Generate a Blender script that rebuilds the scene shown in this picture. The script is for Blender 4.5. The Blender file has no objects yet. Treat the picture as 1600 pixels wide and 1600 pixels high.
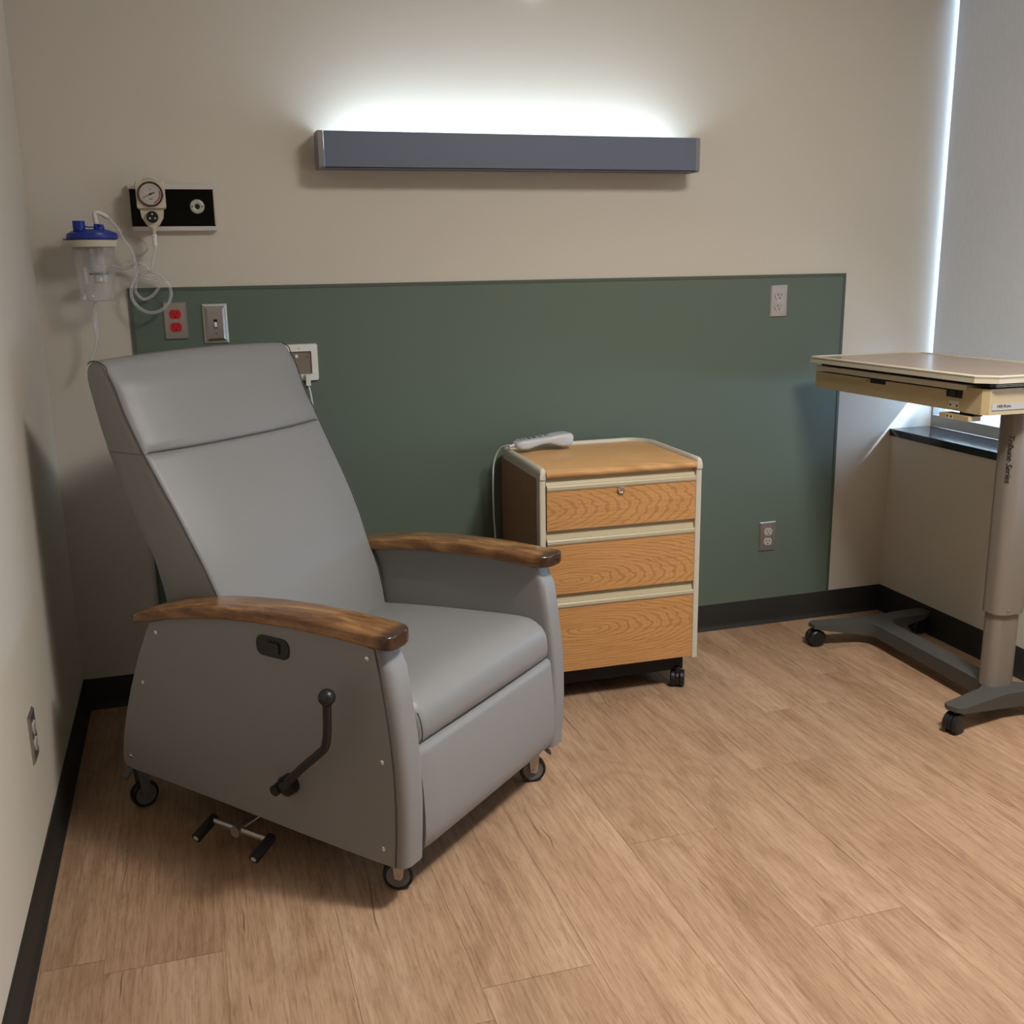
import bpy, bmesh, math, random
from mathutils import Vector, Matrix
R = math.radians
C = bpy.context.scene.collection
random.seed(7)

# ------------------------------------------------------------------ camera
cam_data = bpy.data.cameras.new('camera')
cam = bpy.data.objects.new('camera', cam_data); C.objects.link(cam)
fw = Vector((0.28403, 0.93018, -0.23258)); rt = Vector((0.95519, -0.29559, -0.0157)); up = Vector((0.08335, 0.2177, 0.97245))
M = Matrix(((rt.x, up.x, -fw.x, 0.4083), (rt.y, up.y, -fw.y, -3.3853), (rt.z, up.z, -fw.z, 1.3766), (0, 0, 0, 1)))
cam.matrix_world = M
cam_data.sensor_width = 36.0
cam_data.lens = 1627.24 / 1600 * 36
cam_data.clip_start = 0.02
bpy.context.scene.camera = cam

# ------------------------------------------------------------------ world, lights, exposure
vs = bpy.context.scene.view_settings
vs.view_transform = 'Standard'; vs.look = 'None'; vs.gamma = 1.0; vs.use_curve_mapping = False
vs.exposure = 0.12
w = bpy.data.worlds.new('sky'); bpy.context.scene.world = w; w.use_nodes = True
bg = w.node_tree.nodes['Background']
bg.inputs[0].default_value = (0.50, 0.72, 1.0, 1); bg.inputs[1].default_value = 11.0

def area(name, loc, rot, sx, sy, power, color, spread=180):
    l = bpy.data.lights.new(name, 'AREA'); l.shape = 'RECTANGLE'; l.size = sx; l.size_y = sy
    l.energy = power; l.color = color; l.spread = R(spread)
    o = bpy.data.objects.new(name, l); C.objects.link(o); o.location = loc; o.rotation_euler = rot
    return o
area('ceiling_downlight', (2.08, -2.20, 2.68), (0, 0, 0), 0.22, 0.22, 24, (1.0, 0.94, 0.86), 125)
area('ceiling_troffer', (1.95, -2.15, 2.69), (0, 0, 0), 0.6, 0.6, 44, (1.0, 0.96, 0.89), 180)
sl = bpy.data.lights.new('sun', 'SUN'); sl.energy = 26; sl.color = (0.42, 0.66, 1.0); sl.angle = R(11)
slo = bpy.data.objects.new('sun', sl); C.objects.link(slo)
slo.rotation_euler = Vector((-1, 0.16, -1.40)).normalized().to_track_quat('-Z', 'Y').to_euler()
bpy.context.scene.cycles.transparent_max_bounces = 32
gl = bpy.data.lights.new('added_streak_spot', 'SPOT'); gl.energy = 9000; gl.color = (0.72, 0.86, 1.0); gl.spot_size = R(1.2); gl.spot_blend = 0.35; gl.shadow_soft_size = 0.02  # added spotlight outside the window, makes the bright streak on the corner wall
glo = bpy.data.objects.new('added_streak_spot', gl); C.objects.link(glo)
_d = Vector((-1, 0.35, -1.12)).normalized(); _t = Vector((3.025, 0.0, 0.78))
glo.location = _t - _d * 4.0
glo.rotation_euler = _d.to_track_quat('-Z', 'Y').to_euler()

# ------------------------------------------------------------------ helpers
def new_mat(name):
    m = bpy.data.materials.new(name); m.use_nodes = True
    nt = m.node_tree
    return m, nt, nt.nodes['Principled BSDF']
def L(nt, a, b): nt.links.new(a, b)
def mat(name, col, rough=0.5, metal=0.0, bump=0.0, bscale=200.0, spec=0.5, coat=0.0, var=0.0, vscale=6.0, trans=0.0, ior=1.45, alpha=1.0):
    m, nt, b = new_mat(name)
    b.inputs['Base Color'].default_value = (*col, 1); b.inputs['Roughness'].default_value = rough
    b.inputs['Metallic'].default_value = metal; b.inputs['Specular IOR Level'].default_value = spec
    b.inputs['Coat Weight'].default_value = coat; b.inputs['Transmission Weight'].default_value = trans
    b.inputs['IOR'].default_value = ior; b.inputs['Alpha'].default_value = alpha
    tc = nt.nodes.new('ShaderNodeTexCoord')
    if bump:
        n = nt.nodes.new('ShaderNodeTexNoise'); n.inputs['Scale'].default_value = bscale; n.inputs['Detail'].default_value = 3
        L(nt, tc.outputs['Object'], n.inputs['Vector'])
        bp = nt.nodes.new('ShaderNodeBump'); bp.inputs['Strength'].default_value = bump; bp.inputs['Distance'].default_value = 0.002
        L(nt, n.outputs['Fac'], bp.inputs['Height']); L(nt, bp.outputs['Normal'], b.inputs['Normal'])
    if var:
        n = nt.nodes.new('ShaderNodeTexNoise'); n.inputs['Scale'].default_value = vscale; n.inputs['Detail'].default_value = 4
        L(nt, tc.outputs['Object'], n.inputs['Vector'])
        r = nt.nodes.new('ShaderNodeValToRGB')
        r.color_ramp.elements[0].position = 0.3; r.color_ramp.elements[1].position = 0.7
        r.color_ramp.elements[0].color = (*[c * (1 - var) for c in col], 1); r.color_ramp.elements[1].color = (*[min(1, c * (1 + var)) for c in col], 1)
        L(nt, n.outputs['Fac'], r.inputs['Fac']); L(nt, r.outputs['Color'], b.inputs['Base Color'])
    return m
def mapping(nt, scale, out='Object', loc=(0, 0, 0), rot=(0, 0, 0)):
    tc = nt.nodes.new('ShaderNodeTexCoord'); mp = nt.nodes.new('ShaderNodeMapping')
    mp.inputs['Scale'].default_value = scale; mp.inputs['Location'].default_value = loc; mp.inputs['Rotation'].default_value = rot
    L(nt, tc.outputs[out], mp.inputs['Vector']); return mp
def noise(nt, vec, scale, detail=3, rough=0.5, dist=0.0):
    n = nt.nodes.new('ShaderNodeTexNoise'); n.inputs['Scale'].default_value = scale; n.inputs['Detail'].default_value = detail
    n.inputs['Roughness'].default_value = rough; n.inputs['Distortion'].default_value = dist
    L(nt, vec, n.inputs['Vector']); return n
def ramp(nt, fac, stops):
    r = nt.nodes.new('ShaderNodeValToRGB'); cr = r.color_ramp
    while len(cr.elements) < len(stops): cr.elements.new(0.5)
    for e, (p, c) in zip(cr.elements, stops):
        e.position = p; e.color = (*c, 1) if len(c) == 3 else c
    L(nt, fac, r.inputs['Fac']); return r
def mix(nt, a, b, fac, mode='MIX'):
    m = nt.nodes.new('ShaderNodeMix'); m.data_type = 'RGBA'; m.blend_type = mode
    for s, v in ((0, fac), (6, a), (7, b)):
        if hasattr(v, 'links') or hasattr(v, 'is_linked'): L(nt, v, m.inputs[s])
        elif s == 0: m.inputs[0].default_value = v
        else: m.inputs[s].default_value = (*v, 1)
    return m.outputs[2]

def finish(name, bm, m, parent=None, smooth=True, angle=38, bevel=0.0, seg=2, keep=None):
    if bevel:
        es = [e for e in bm.edges if len(e.link_faces) == 2 and e.calc_face_angle(0) > R(28)]
        if es: bmesh.ops.bevel(bm, geom=es, offset=bevel, segments=seg, profile=0.5, affect='EDGES', clamp_overlap=True)
    bmesh.ops.recalc_face_normals(bm, faces=bm.faces)
    me = bpy.data.meshes.new(name); bm.to_mesh(me); bm.free()
    if smooth:
        for p in me.polygons: p.use_smooth = True
        me.set_sharp_from_angle(angle=R(angle))
    for mm in (m if isinstance(m, (list, tuple)) else [m]): me.materials.append(mm)
    o = bpy.data.objects.new(name, me); C.objects.link(o)
    if parent is not None: o.parent = parent
    return o
def tag(o, label=None, cat=None, group=None, kind=None):
    if label: o['label'] = label
    if cat: o['category'] = cat
    if group: o['group'] = group
    if kind: o['kind'] = kind
    return o
def thing(name, label, cat, loc=(0, 0, 0), rz=0.0, group=None):
    o = bpy.data.objects.new(name, None); C.objects.link(o); o.empty_display_size = 0.05
    o.location = loc; o.rotation_euler = (0, 0, rz)
    return tag(o, label, cat, group)

def add_box(bm, x0, x1, y0, y1, z0, z1, mi=0):
    v = [bm.verts.new(p) for p in ((x0, y0, z0), (x1, y0, z0), (x1, y1, z0), (x0, y1, z0), (x0, y0, z1), (x1, y0, z1), (x1, y1, z1), (x0, y1, z1))]
    for q in ((0, 3, 2, 1), (4, 5, 6, 7), (0, 1, 5, 4), (1, 2, 6, 5), (2, 3, 7, 6), (3, 0, 4, 7)):
        f = bm.faces.new([v[i] for i in q]); f.material_index = mi
    return v
def box(name, x0, x1, y0, y1, z0, z1, m, parent=None, bevel=0.0, seg=2):
    bm = bmesh.new(); add_box(bm, x0, x1, y0, y1, z0, z1)
    return finish(name, bm, m, parent, bevel=bevel, seg=seg)
def add_loft(bm, rings, cap=True, closed=True, mi=0):
    vr = [[bm.verts.new(p) for p in r] for r in rings]
    n = len(vr[0])
    for a, b in zip(vr, vr[1:]):
        for i in range(n if closed else n - 1):
            j = (i + 1) % n
            try: f = bm.faces.new((a[i], a[j], b[j], b[i])); f.material_index = mi
            except ValueError: pass
    if cap and closed:
        for r in (vr[0][::-1], vr[-1]):
            f = bm.faces.new(r); f.material_index = mi
    return vr
def add_prism(bm, prof, axis, a0, a1, mi=0):
    # prof: list of (u,v); axis 'x': (a,u,v)  'y': (u,a,v)  'z': (u,v,a)
    def P(u, v, a): return {'x': (a, u, v), 'y': (u, a, v), 'z': (u, v, a)}[axis]
    add_loft(bm, [[P(u, v, a0) for u, v in prof], [P(u, v, a1) for u, v in prof]], mi=mi)
def prism(name, prof, axis, a0, a1, m, parent=None, bevel=0.0, seg=2):
    bm = bmesh.new(); add_prism(bm, prof, axis, a0, a1)
    return finish(name, bm, m, parent, bevel=bevel, seg=seg)
def add_cyl(bm, p0, p1, r0, r1=None, n=24, mi=0, cap=True):
    p0 = Vector(p0); p1 = Vector(p1); r1 = r0 if r1 is None else r1
    d = (p1 - p0).normalized(); q = d.to_track_quat('Z', 'Y')
    ux = q @ Vector((1, 0, 0)); uy = q @ Vector((0, 1, 0))
    rings = [[p + (ux * math.cos(2 * math.pi * i / n) + uy * math.sin(2 * math.pi * i / n)) * r for i in range(n)] for p, r in ((p0, r0), (p1, r1))]
    add_loft(bm, rings, mi=mi, cap=cap)
def cyl(name, p0, p1, r, m, parent=None, r1=None, n=24, bevel=0.0):
    bm = bmesh.new(); add_cyl(bm, p0, p1, r, r1, n)
    return finish(name, bm, m, parent, bevel=bevel)
def catmull(pts, k=6):
    pts = [Vector(p) for p in pts]; out = []
    for i in range(len(pts) - 1):
        p0 = pts[max(i - 1, 0)]; p1 = pts[i]; p2 = pts[i + 1]; p3 = pts[min(i + 2, len(pts) - 1)]
        for j in range(k):
            t = j / k
            out.append(0.5 * ((2 * p1) + (p2 - p0) * t + (2 * p0 - 5 * p1 + 4 * p2 - p3) * t * t + (3 * p1 - p0 - 3 * p2 + p3) * t ** 3))
    out.append(pts[-1]); return out
def add_tube(bm, pts, r, n=10, smooth=True, k=6, mi=0):
    pts = catmull(pts, k) if smooth else [Vector(p) for p in pts]
    T = [(pts[min(i + 1, len(pts) - 1)] - pts[max(i - 1, 0)]).normalized() for i in range(len(pts))]
    nrm = T[0].orthogonal().normalized(); rings = []
    for i, p in enumerate(pts):
        if i:
            ax = T[i - 1].cross(T[i])
            if ax.length > 1e-7: nrm = Matrix.Rotation(T[i - 1].angle(T[i]), 3, ax.normalized()) @ nrm
        bn = T[i].cross(nrm).normalized()
        rr = r[i * (len(r) - 1) // max(1, len(pts) - 1)] if isinstance(r, (list, tuple)) else r
        rings.append([p + (nrm * math.cos(2 * math.pi * a / n) + bn * math.sin(2 * math.pi * a / n)) * rr for a in range(n)])
    add_loft(bm, rings, mi=mi)
def tube(name, pts, r, m, parent=None, n=10, smooth=True, k=6):
    bm = bmesh.new(); add_tube(bm, pts, r, n, smooth, k)
    return finish(name, bm, m, parent, angle=60)
def add_lathe(bm, prof, c=(0, 0, 0), axis='z', n=32, mi=0):
    # prof: (radius, height) list; axis direction
    c = Vector(c); rings = []
    for r, h in prof:
        ring = []
        for i in range(n):
            a = 2 * math.pi * i / n; u, v = max(r, 1e-5) * math.cos(a), max(r, 1e-5) * math.sin(a)
            ring.append(c + Vector({'z': (u, v, h), 'y': (u, h, v), 'x': (h, u, v)}[axis]))
        rings.append(ring)
    add_loft(bm, rings, mi=mi)
def lathe(name, prof, m, parent=None, c=(0, 0, 0), axis='z', n=32, angle=38):
    bm = bmesh.new(); add_lathe(bm, prof, c, axis, n)
    return finish(name, bm, m, parent, angle=angle)
def rrect(x0, x1, y0, y1, r, k=5):
    out = []
    for cx, cy, a0 in ((x1 - r, y1 - r, 0), (x0 + r, y1 - r, 90), (x0 + r, y0 + r, 180), (x1 - r, y0 + r, 270)):
        for i in range(k + 1):
            a = R(a0 + 90 * i / k); out.append((cx + r * math.cos(a), cy + r * math.sin(a)))
    return out
def text_mesh(name, s, size, m, parent, mat4, extrude=0.0004, shear=0.0, align='LEFT'):
    cu = bpy.data.curves.new(name, 'FONT'); cu.body = s; cu.size = size; cu.extrude = extrude; cu.shear = shear; cu.align_x = align; cu.align_y = 'CENTER'
    t = bpy.data.objects.new(name, cu); C.objects.link(t)
    bpy.context.view_layer.update()
    me = bpy.data.meshes.new_from_object(t.evaluated_get(bpy.context.evaluated_depsgraph_get()))
    bpy.data.objects.remove(t); me.name = name
    me.transform(mat4); me.materials.clear(); me.materials.append(m)
    o = bpy.data.objects.new(name, me); C.objects.link(o); o.parent = parent
    return o

# ------------------------------------------------------------------ materials
M_wall = mat('wall_paint', (0.575, 0.535, 0.465), 0.75, bump=0.12, bscale=140)
M_green = mat('green_laminate', (0.112, 0.148, 0.118), 0.5, bump=0.04, bscale=300, spec=0.35)
M_greentrim = mat('green_trim', (0.075, 0.10, 0.082), 0.45)
M_base = mat('black_rubber_base', (0.022, 0.021, 0.020), 0.5, spec=0.35, bump=0.05, bscale=90)
M_ceil = mat('ceiling_tile', (0.62, 0.62, 0.62), 0.9, bump=0.2, bscale=120)
M_vinyl = mat('grey_vinyl', (0.225, 0.226, 0.228), 0.42, bump=0.10, bscale=420, spec=0.42)
M_seam = mat('vinyl_seam', (0.07, 0.066, 0.062), 0.6)
M_black = mat('black_plastic', (0.012, 0.012, 0.013), 0.38)
M_blackmatte = mat('black_matte', (0.010, 0.010, 0.010), 0.75)
M_steel = mat('brushed_steel', (0.50, 0.47, 0.45), 0.34, metal=0.9, bump=0.03, bscale=300)
M_chrome = mat('chrome', (0.75, 0.75, 0.75), 0.15, metal=1.0)
M_red = mat('red_plastic', (0.50, 0.018, 0.022), 0.35)
M_grayout = mat('grey_plastic', (0.42, 0.40, 0.39), 0.45)
M_white = mat('white_plastic', (0.70, 0.70, 0.68), 0.4)
M_cream = mat('cream_plastic', (0.56, 0.51, 0.40), 0.45)
M_tan = mat('tan_plastic', (0.46, 0.36, 0.20), 0.45)
M_trimgrey = mat('beige_trim_plastic', (0.52, 0.48, 0.40), 0.42)
M_pull = mat('beige_pull', (0.42, 0.36, 0.23), 0.42)
M_blue = mat('blue_plastic', (0.010, 0.03, 0.27), 0.35)
M_lampgrey = mat('blue_grey_metal', (0.125, 0.145, 0.205), 0.45, spec=0.4)
M_castgrey = mat('caster_grey', (0.13, 0.135, 0.14), 0.45)
M_fork = mat('caster_zinc', (0.45, 0.40, 0.34), 0.4, metal=0.6)
M_basegrey = mat('textured_grey_base', (0.065, 0.064, 0.060), 0.55, bump=0.35, bscale=350)
M_column = mat('taupe_painted_metal', (0.225, 0.198, 0.172), 0.40, metal=0.15)
M_stone = mat('black_stone', (0.010, 0.011, 0.016), 0.14, spec=0.6)
M_frame = mat('window_frame_grey', (0.24, 0.23, 0.21), 0.4)
M_foam = mat('module_taupe', (0.20, 0.17, 0.14), 0.5)
M_ink = mat('black_ink', (0.012, 0.012, 0.012), 0.6)
M_silverdial = mat('dial_silver', (0.62, 0.60, 0.58), 0.30, metal=0.6)
M_dialred = mat('dial_red', (0.35, 0.05, 0.05), 0.5)
M_glossblack = mat('gloss_black', (0.002, 0.002, 0.002), 0.12, spec=0.25)
M_aluwhite = mat('aluminium_light', (0.62, 0.60, 0.58), 0.35, metal=0.3)

def clear_mat(name, col, gloss, tint_alpha):
    m = bpy.data.materials.new(name); m.use_nodes = True; nt = m.node_tree
    for n in list(nt.nodes): nt.nodes.remove(n)
    out = nt.nodes.new('ShaderNodeOutputMaterial'); tr = nt.nodes.new('ShaderNodeBsdfTransparent'); gs = nt.nodes.new('ShaderNodeBsdfGlossy')
    df = nt.nodes.new('ShaderNodeBsdfDiffuse'); df.inputs[0].default_value = (*col, 1)
    tr.inputs[0].default_value = (0.97, 0.97, 0.98, 1); gs.inputs['Roughness'].default_value = 0.12
    lw = nt.nodes.new('ShaderNodeLayerWeight'); lw.inputs[0].default_value = 0.35
    m1 = nt.nodes.new('ShaderNodeMixShader'); m2 = nt.nodes.new('ShaderNodeMixShader')
    mr = nt.nodes.new('ShaderNodeMath'); mr.operation = 'MULTIPLY_ADD'; mr.inputs[1].default_value = tint_alpha * 2.2; mr.inputs[2].default_value = tint_alpha
    L(nt, lw.outputs['Facing'], mr.inputs[0]); L(nt, mr.outputs[0], m1.inputs[0]); L(nt, tr.outputs[0], m1.inputs[1]); L(nt, df.outputs[0], m1.inputs[2])
    mg = nt.nodes.new('ShaderNodeMath'); mg.operation = 'MULTIPLY'; mg.inputs[1].default_value = gloss
    L(nt, lw.outputs['Fresnel'], mg.inputs[0]); L(nt, mg.outputs[0], m2.inputs[0]); L(nt, m1.outputs[0], m2.inputs[1]); L(nt, gs.outputs[0], m2.inputs[2])
    L(nt, m2.outputs[0], out.inputs[0]); return m
M_clear = clear_mat('clear_canister', (0.85, 0.84, 0.86), 0.35, 0.06)
M_clearinner = clear_mat('clear_inner_tube', (0.85, 0.84, 0.84), 0.35, 0.10)
M_tube = clear_mat('clear_tubing', (0.86, 0.86, 0.92), 0.5, 0.20)
M_glass = clear_mat('window_glass', (0.5, 0.6, 0.6), 0.6, 0.0)

# wooden floor: planks carry a random tone in the colour attribute
m, nt, b = new_mat('oak_vinyl_plank'); M_floor = m
at = nt.nodes.new('ShaderNodeAttribute'); at.attribute_name = 'plank'
sp = nt.nodes.new('ShaderNodeSeparateColor'); L(nt, at.outputs['Color'], sp.inputs[0])
tc = nt.nodes.new('ShaderNodeTexCoord')
cb = nt.nodes.new('ShaderNodeVectorMath'); cb.operation = 'MULTIPLY_ADD'; cb.inputs[1].default_value = (31.0, 47.0, 19.0)
L(nt, at.outputs['Color'], cb.inputs[0]); L(nt, tc.outputs['Object'], cb.inputs[2])
def fmap(scale):
    mp = nt.nodes.new('ShaderNodeMapping'); mp.inputs['Scale'].default_value = scale; L(nt, cb.outputs[0], mp.inputs['Vector']); return mp.outputs[0]
n1 = noise(nt, fmap((7, 0.9, 1)), 1.0, 5, 0.55, 0.6)
n2 = noise(nt, fmap((95, 3.2, 1)), 1.0, 4, 0.6)
n3 = noise(nt, fmap((17, 3.6, 1)), 1.0, 7, 0.74, 3.4)
n4 = noise(nt, fmap((6.5, 2.6, 1)), 1.0, 4, 0.6, 1.6)
col = ramp(nt, n1.outputs[0], ((0.28, (0.35, 0.215, 0.130)), (0.5, (0.425, 0.275, 0.175)), (0.74, (0.505, 0.348, 0.235)))).outputs[0]
fine = ramp(nt, n2.outputs[0], ((0.36, (0.80, 0.77, 0.74)), (0.56, (1, 1, 1)))).outputs[0]
n5 = noise(nt, fmap((260, 14, 1)), 1.0, 3, 0.7)
col = mix(nt, col, fine, 0.9, 'MULTIPLY')
col = mix(nt, col, ramp(nt, n5.outputs[0], ((0.36, (0.74, 0.70, 0.66)), (0.5, (1, 1, 1)), (0.68, (1.08, 1.08, 1.08)))).outputs[0], 0.8, 'MULTIPLY')
fig = ramp(nt, n3.outputs[0], ((0.28, (0.62, 0.58, 0.54)), (0.46, (1, 1, 1)), (0.62, (1.0, 1.0, 1.0)), (0.74, (1.2, 1.22, 1.25)))).outputs[0]
col = mix(nt, col, fig, 0.62, 'MULTIPLY')
kn = ramp(nt, n4.outputs[0], ((0.52, (1, 1, 1)), (0.66, (0.80, 0.76, 0.72)))).outputs[0]
col = mix(nt, col, kn, 0.75, 'MULTIPLY')
tone = ramp(nt, sp.outputs[0], ((0.0, (0.88, 0.87, 0.86)), (1.0, (1.08, 1.08, 1.09)))).outputs[0]
col = mix(nt, col, tone, 1.0, 'MULTIPLY')
# split marks along the grain
uvn = nt.nodes.new('ShaderNodeUVMap'); uvn.uv_map = 'plank_uv'; su = nt.nodes.new('ShaderNodeSeparateXYZ'); L(nt, uvn.outputs[0], su.inputs[0])
def mth(op, a, b_=None, c_=None):
    n = nt.nodes.new('ShaderNodeMath'); n.operation = op
    for i, v in enumerate((a, b_, c_)):
        if v is None: continue
        if hasattr(v, 'is_linked'): L(nt, v, n.inputs[i])
        else: n.inputs[i].default_value = v
    return n.outputs[0]
cf = None
for k_, (chn, sc_, off) in enumerate(((1, 0.9, 0.0), (2, 1.3, 5.3))):
    wob = noise(nt, fmap((0.6, sc_, 1)), 1.0, 4, 0.6).outputs[0]
    pos = mth('MULTIPLY_ADD', sp.outputs[chn], 0.7, 0.15)
    dx = mth('ABSOLUTE', mth('SUBTRACT', mth('MULTIPLY_ADD', wob, 0.45, mth('SUBTRACT', su.outputs[0], pos)), 0.225))
    ln = ramp(nt, dx, ((0.003, (1, 1, 1)), (0.010, (0, 0, 0)))).outputs[0]
    mk = ramp(nt, noise(nt, fmap((0.3, 3.0, 1)), 1.0 + k_ * 0.4, 2).outputs[0], ((0.60, (0, 0, 0)), (0.68, (1, 1, 1)))).outputs[0]
    q_ = mix(nt, ln, mk, 1.0, 'MULTIPLY')
    cf = q_ if cf is None else mix(nt, cf, q_, 1.0, 'ADD')
col = mix(nt, col, (0.15, 0.088, 0.054), cf)
L(nt, col, b.inputs['Base Color'])
b.inputs['Roughness'].default_value = 0.46; b.inputs['Specular IOR Level'].default_value = 0.38
bp = nt.nodes.new('ShaderNodeBump'); bp.inputs['Strength'].default_value = 0.16; bp.inputs['Distance'].default_value = 0.001
L(nt, n2.outputs[0], bp.inputs['Height']); L(nt, bp.outputs[0], b.inputs['Normal'])

def oak(name, dark, mid, light, scale, rough=0.4, bands=9.0, coord_rot=(0, 0, 0), dist=5.0, loc=(0, 0, 0), fleck=0.55):
    m, nt, b = new_mat(name)
    mp = mapping(nt, scale, rot=coord_rot, loc=loc)
    wv = nt.nodes.new('ShaderNodeTexWave'); wv.wave_type = 'RINGS'; wv.rings_direction = 'SPHERICAL'; wv.inputs['Scale'].default_value = bands
    wv.inputs['Distortion'].default_value = dist; wv.inputs['Detail'].default_value = 3; wv.inputs['Detail Scale'].default_value = 1.2
    L(nt, mp.outputs[0], wv.inputs['Vector'])
    c1 = ramp(nt, wv.outputs['Fac'], ((0.0, dark), (0.32, mid), (0.75, light), (1.0, mid))).outputs[0]
    mp2 = mapping(nt, (6, 6, 160), rot=coord_rot)
    f = noise(nt, mp2.outputs[0], 1.0, 4, 0.65)
    c2 = ramp(nt, f.outputs[0], ((0.38, (0.72, 0.66, 0.58)), (0.55, (1, 1, 1)))).outputs[0]
    L(nt, mix(nt, c1, c2, fleck, 'MULTIPLY'), b.inputs['Base Color'])
    b.inputs['Roughness'].default_value = rough; b.inputs['Specular IOR Level'].default_value = 0.4
    return m
O1 = ((0.42, 0.205, 0.075), (0.50, 0.255, 0.095), (0.56, 0.30, 0.118))
M_oak = [oak('oak_drawer_front_%s' % s, *O1, (1.0, 1.0, 4.2), 0.38, 9.0, loc=l) for s, l in (('upper', (0.13, 0, -2.7)), ('middle', (-0.10, 0, -1.75)), ('lower', (-0.16, 0, -1.05)))]
M_oaktop = oak('oak_top', (0.46, 0.25, 0.10), (0.56, 0.32, 0.135), (0.61, 0.36, 0.16), (1.0, 6.0, 1.0), 0.36, 5.0, fleck=0.3, dist=2.0)
M_walnut = oak('dark_side_laminate', (0.24, 0.118, 0.062), (0.29, 0.15, 0.080), (0.33, 0.178, 0.098), (6, 6, 1.0), 0.5, 3.0, coord_rot=(0, 0, 0), fleck=0.3)
# armrest wood: worn amber stain, darker end grain at the front tip
m, nt, b = new_mat('stained_arm_wood'); M_arm = m
mp = mapping(nt, (22, 5, 22)); na = noise(nt, mp.outputs[0], 1.0, 5, 0.65, 1.2)
ca = ramp(nt, na.outputs[0], ((0.3, (0.105, 0.040, 0.014)), (0.5, (0.23, 0.105, 0.035)), (0.72, (0.40, 0.22, 0.08)))).outputs[0]
mp2 = mapping(nt, (110, 3, 110)); nb = noise(nt, mp2.outputs[0], 1.0, 3)
ca = mix(nt, ca, ramp(nt, nb.outputs[0], ((0.35, (0.6, 0.55, 0.5)), (0.6, (1, 1, 1)))).outputs[0], 0.7, 'MULTIPLY')
tc = nt.nodes.new('ShaderNodeTexCoord'); sx = nt.nodes.new('ShaderNodeSeparateXYZ'); L(nt, tc.outputs['Object'], sx.inputs[0])
tip = ramp(nt, sx.outputs[1], ((0.004, (1, 1, 1)), (0.030, (0, 0, 0)))).outputs[0]
ca = mix(nt, ca, (0.022, 0.008, 0.005), mix(nt, tip, (0.9, 0.9, 0.9), 1.0, 'MULTIPLY'))
L(nt, ca, b.inputs['Base Color']); b.inputs['Roughness'].default_value = 0.27; b.inputs['Coat Weight'].default_value = 0.25
M_arm_edge = mat('dark_arm_edge', (0.075, 0.030, 0.012), 0.3, var=0.35, vscale=18)
# overbed top laminate
M_laminate = mat('table_laminate', (0.355, 0.262, 0.200), 0.24, var=0.02, vscale=9)
# roller blind
m = bpy.data.materials.new('blind_fabric'); m.use_nodes = True; nt = m.node_tree; M_blind = m
for n in list(nt.nodes): nt.nodes.remove(n)
out = nt.nodes.new('ShaderNodeOutputMaterial'); df = nt.nodes.new('ShaderNodeBsdfDiffuse'); tl = nt.nodes.new('ShaderNodeBsdfTranslucent'); ms = nt.nodes.new('ShaderNodeMixShader')
mp = mapping(nt, (300, 300, 25)); nb = noise(nt, mp.outputs[0], 1.0, 2)
cc = ramp(nt, nb.outputs[0], ((0.3, (0.62, 0.65, 0.69)), (0.7, (0.68, 0.71, 0.75)))).outputs[0]
L(nt, cc, df.inputs[0]); tl.inputs[0].default_value = (0.42, 0.36, 0.31, 1); ms.inputs[0].default_value = 0.08
L(nt, df.outputs[0], ms.inputs[1]); L(nt, tl.outputs[0], ms.inputs[2]); L(nt, ms.outputs[0], out.inputs[0])
# lamp diffuser
m, nt, b = new_mat('lamp_diffuser'); M_lampglow = m
b.inputs['Emission Color'].default_value = (0.82, 1.0, 1.12, 1); b.inputs['Emission Strength'].default_value = 22; b.inputs['Base Color'].default_value = (0.8, 0.8, 0.8, 1)

# ------------------------------------------------------------------ room shell
W = 2.979; H = 2.70; YF = -5.4; XW = 3.16
def struct(o): o['kind'] = 'structure'; return o
PW = 0.237; X0 = 0.141
bm = bmesh.new(); cl_ = bm.loops.layers.color.new('plank'); uv_ = bm.loops.layers.uv.new('plank_uv')
add = []
k = -3
fixed = {0: -1.40, 5: -1.294, 6: -1.715, 4: -0.80, 7: -1.05, 8: -1.95, 3: -1.68, 2: -0.55, 1: -1.9}
rows = int((W - X0) / PW) + 2
for r_ in range(-1, rows):
    xa, xb = max(X0 + r_ * PW, -0.05), min(X0 + (r_ + 1) * PW, W + 0.3)
    if xb <= xa: continue
    y = fixed.get(r_, random.uniform(-2, 0)) + 1.22 * 3
    while y > 0.05: y -= 1.22
    ys = [0.05, y]
    while ys[-1] > YF: ys.append(ys[-1] - 1.22)
    for ya, yb in zip(ys, ys[1:]):
        g = 0.0004
        v = [bm.verts.new(p) for p in ((xa + g, yb + g, 0), (xb - g, yb + g, 0), (xb - g, ya - g, 0), (xa + g, ya - g, 0))]
        f = bm.faces.new(v); c_ = (random.random(), random.random(), random.random(), 1)
        for lp in f.loops: lp[cl_] = c_; lp[uv_].uv = ((lp.vert.co.x - (X0 + r_ * PW)) / PW, lp.vert.co.y)
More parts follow.
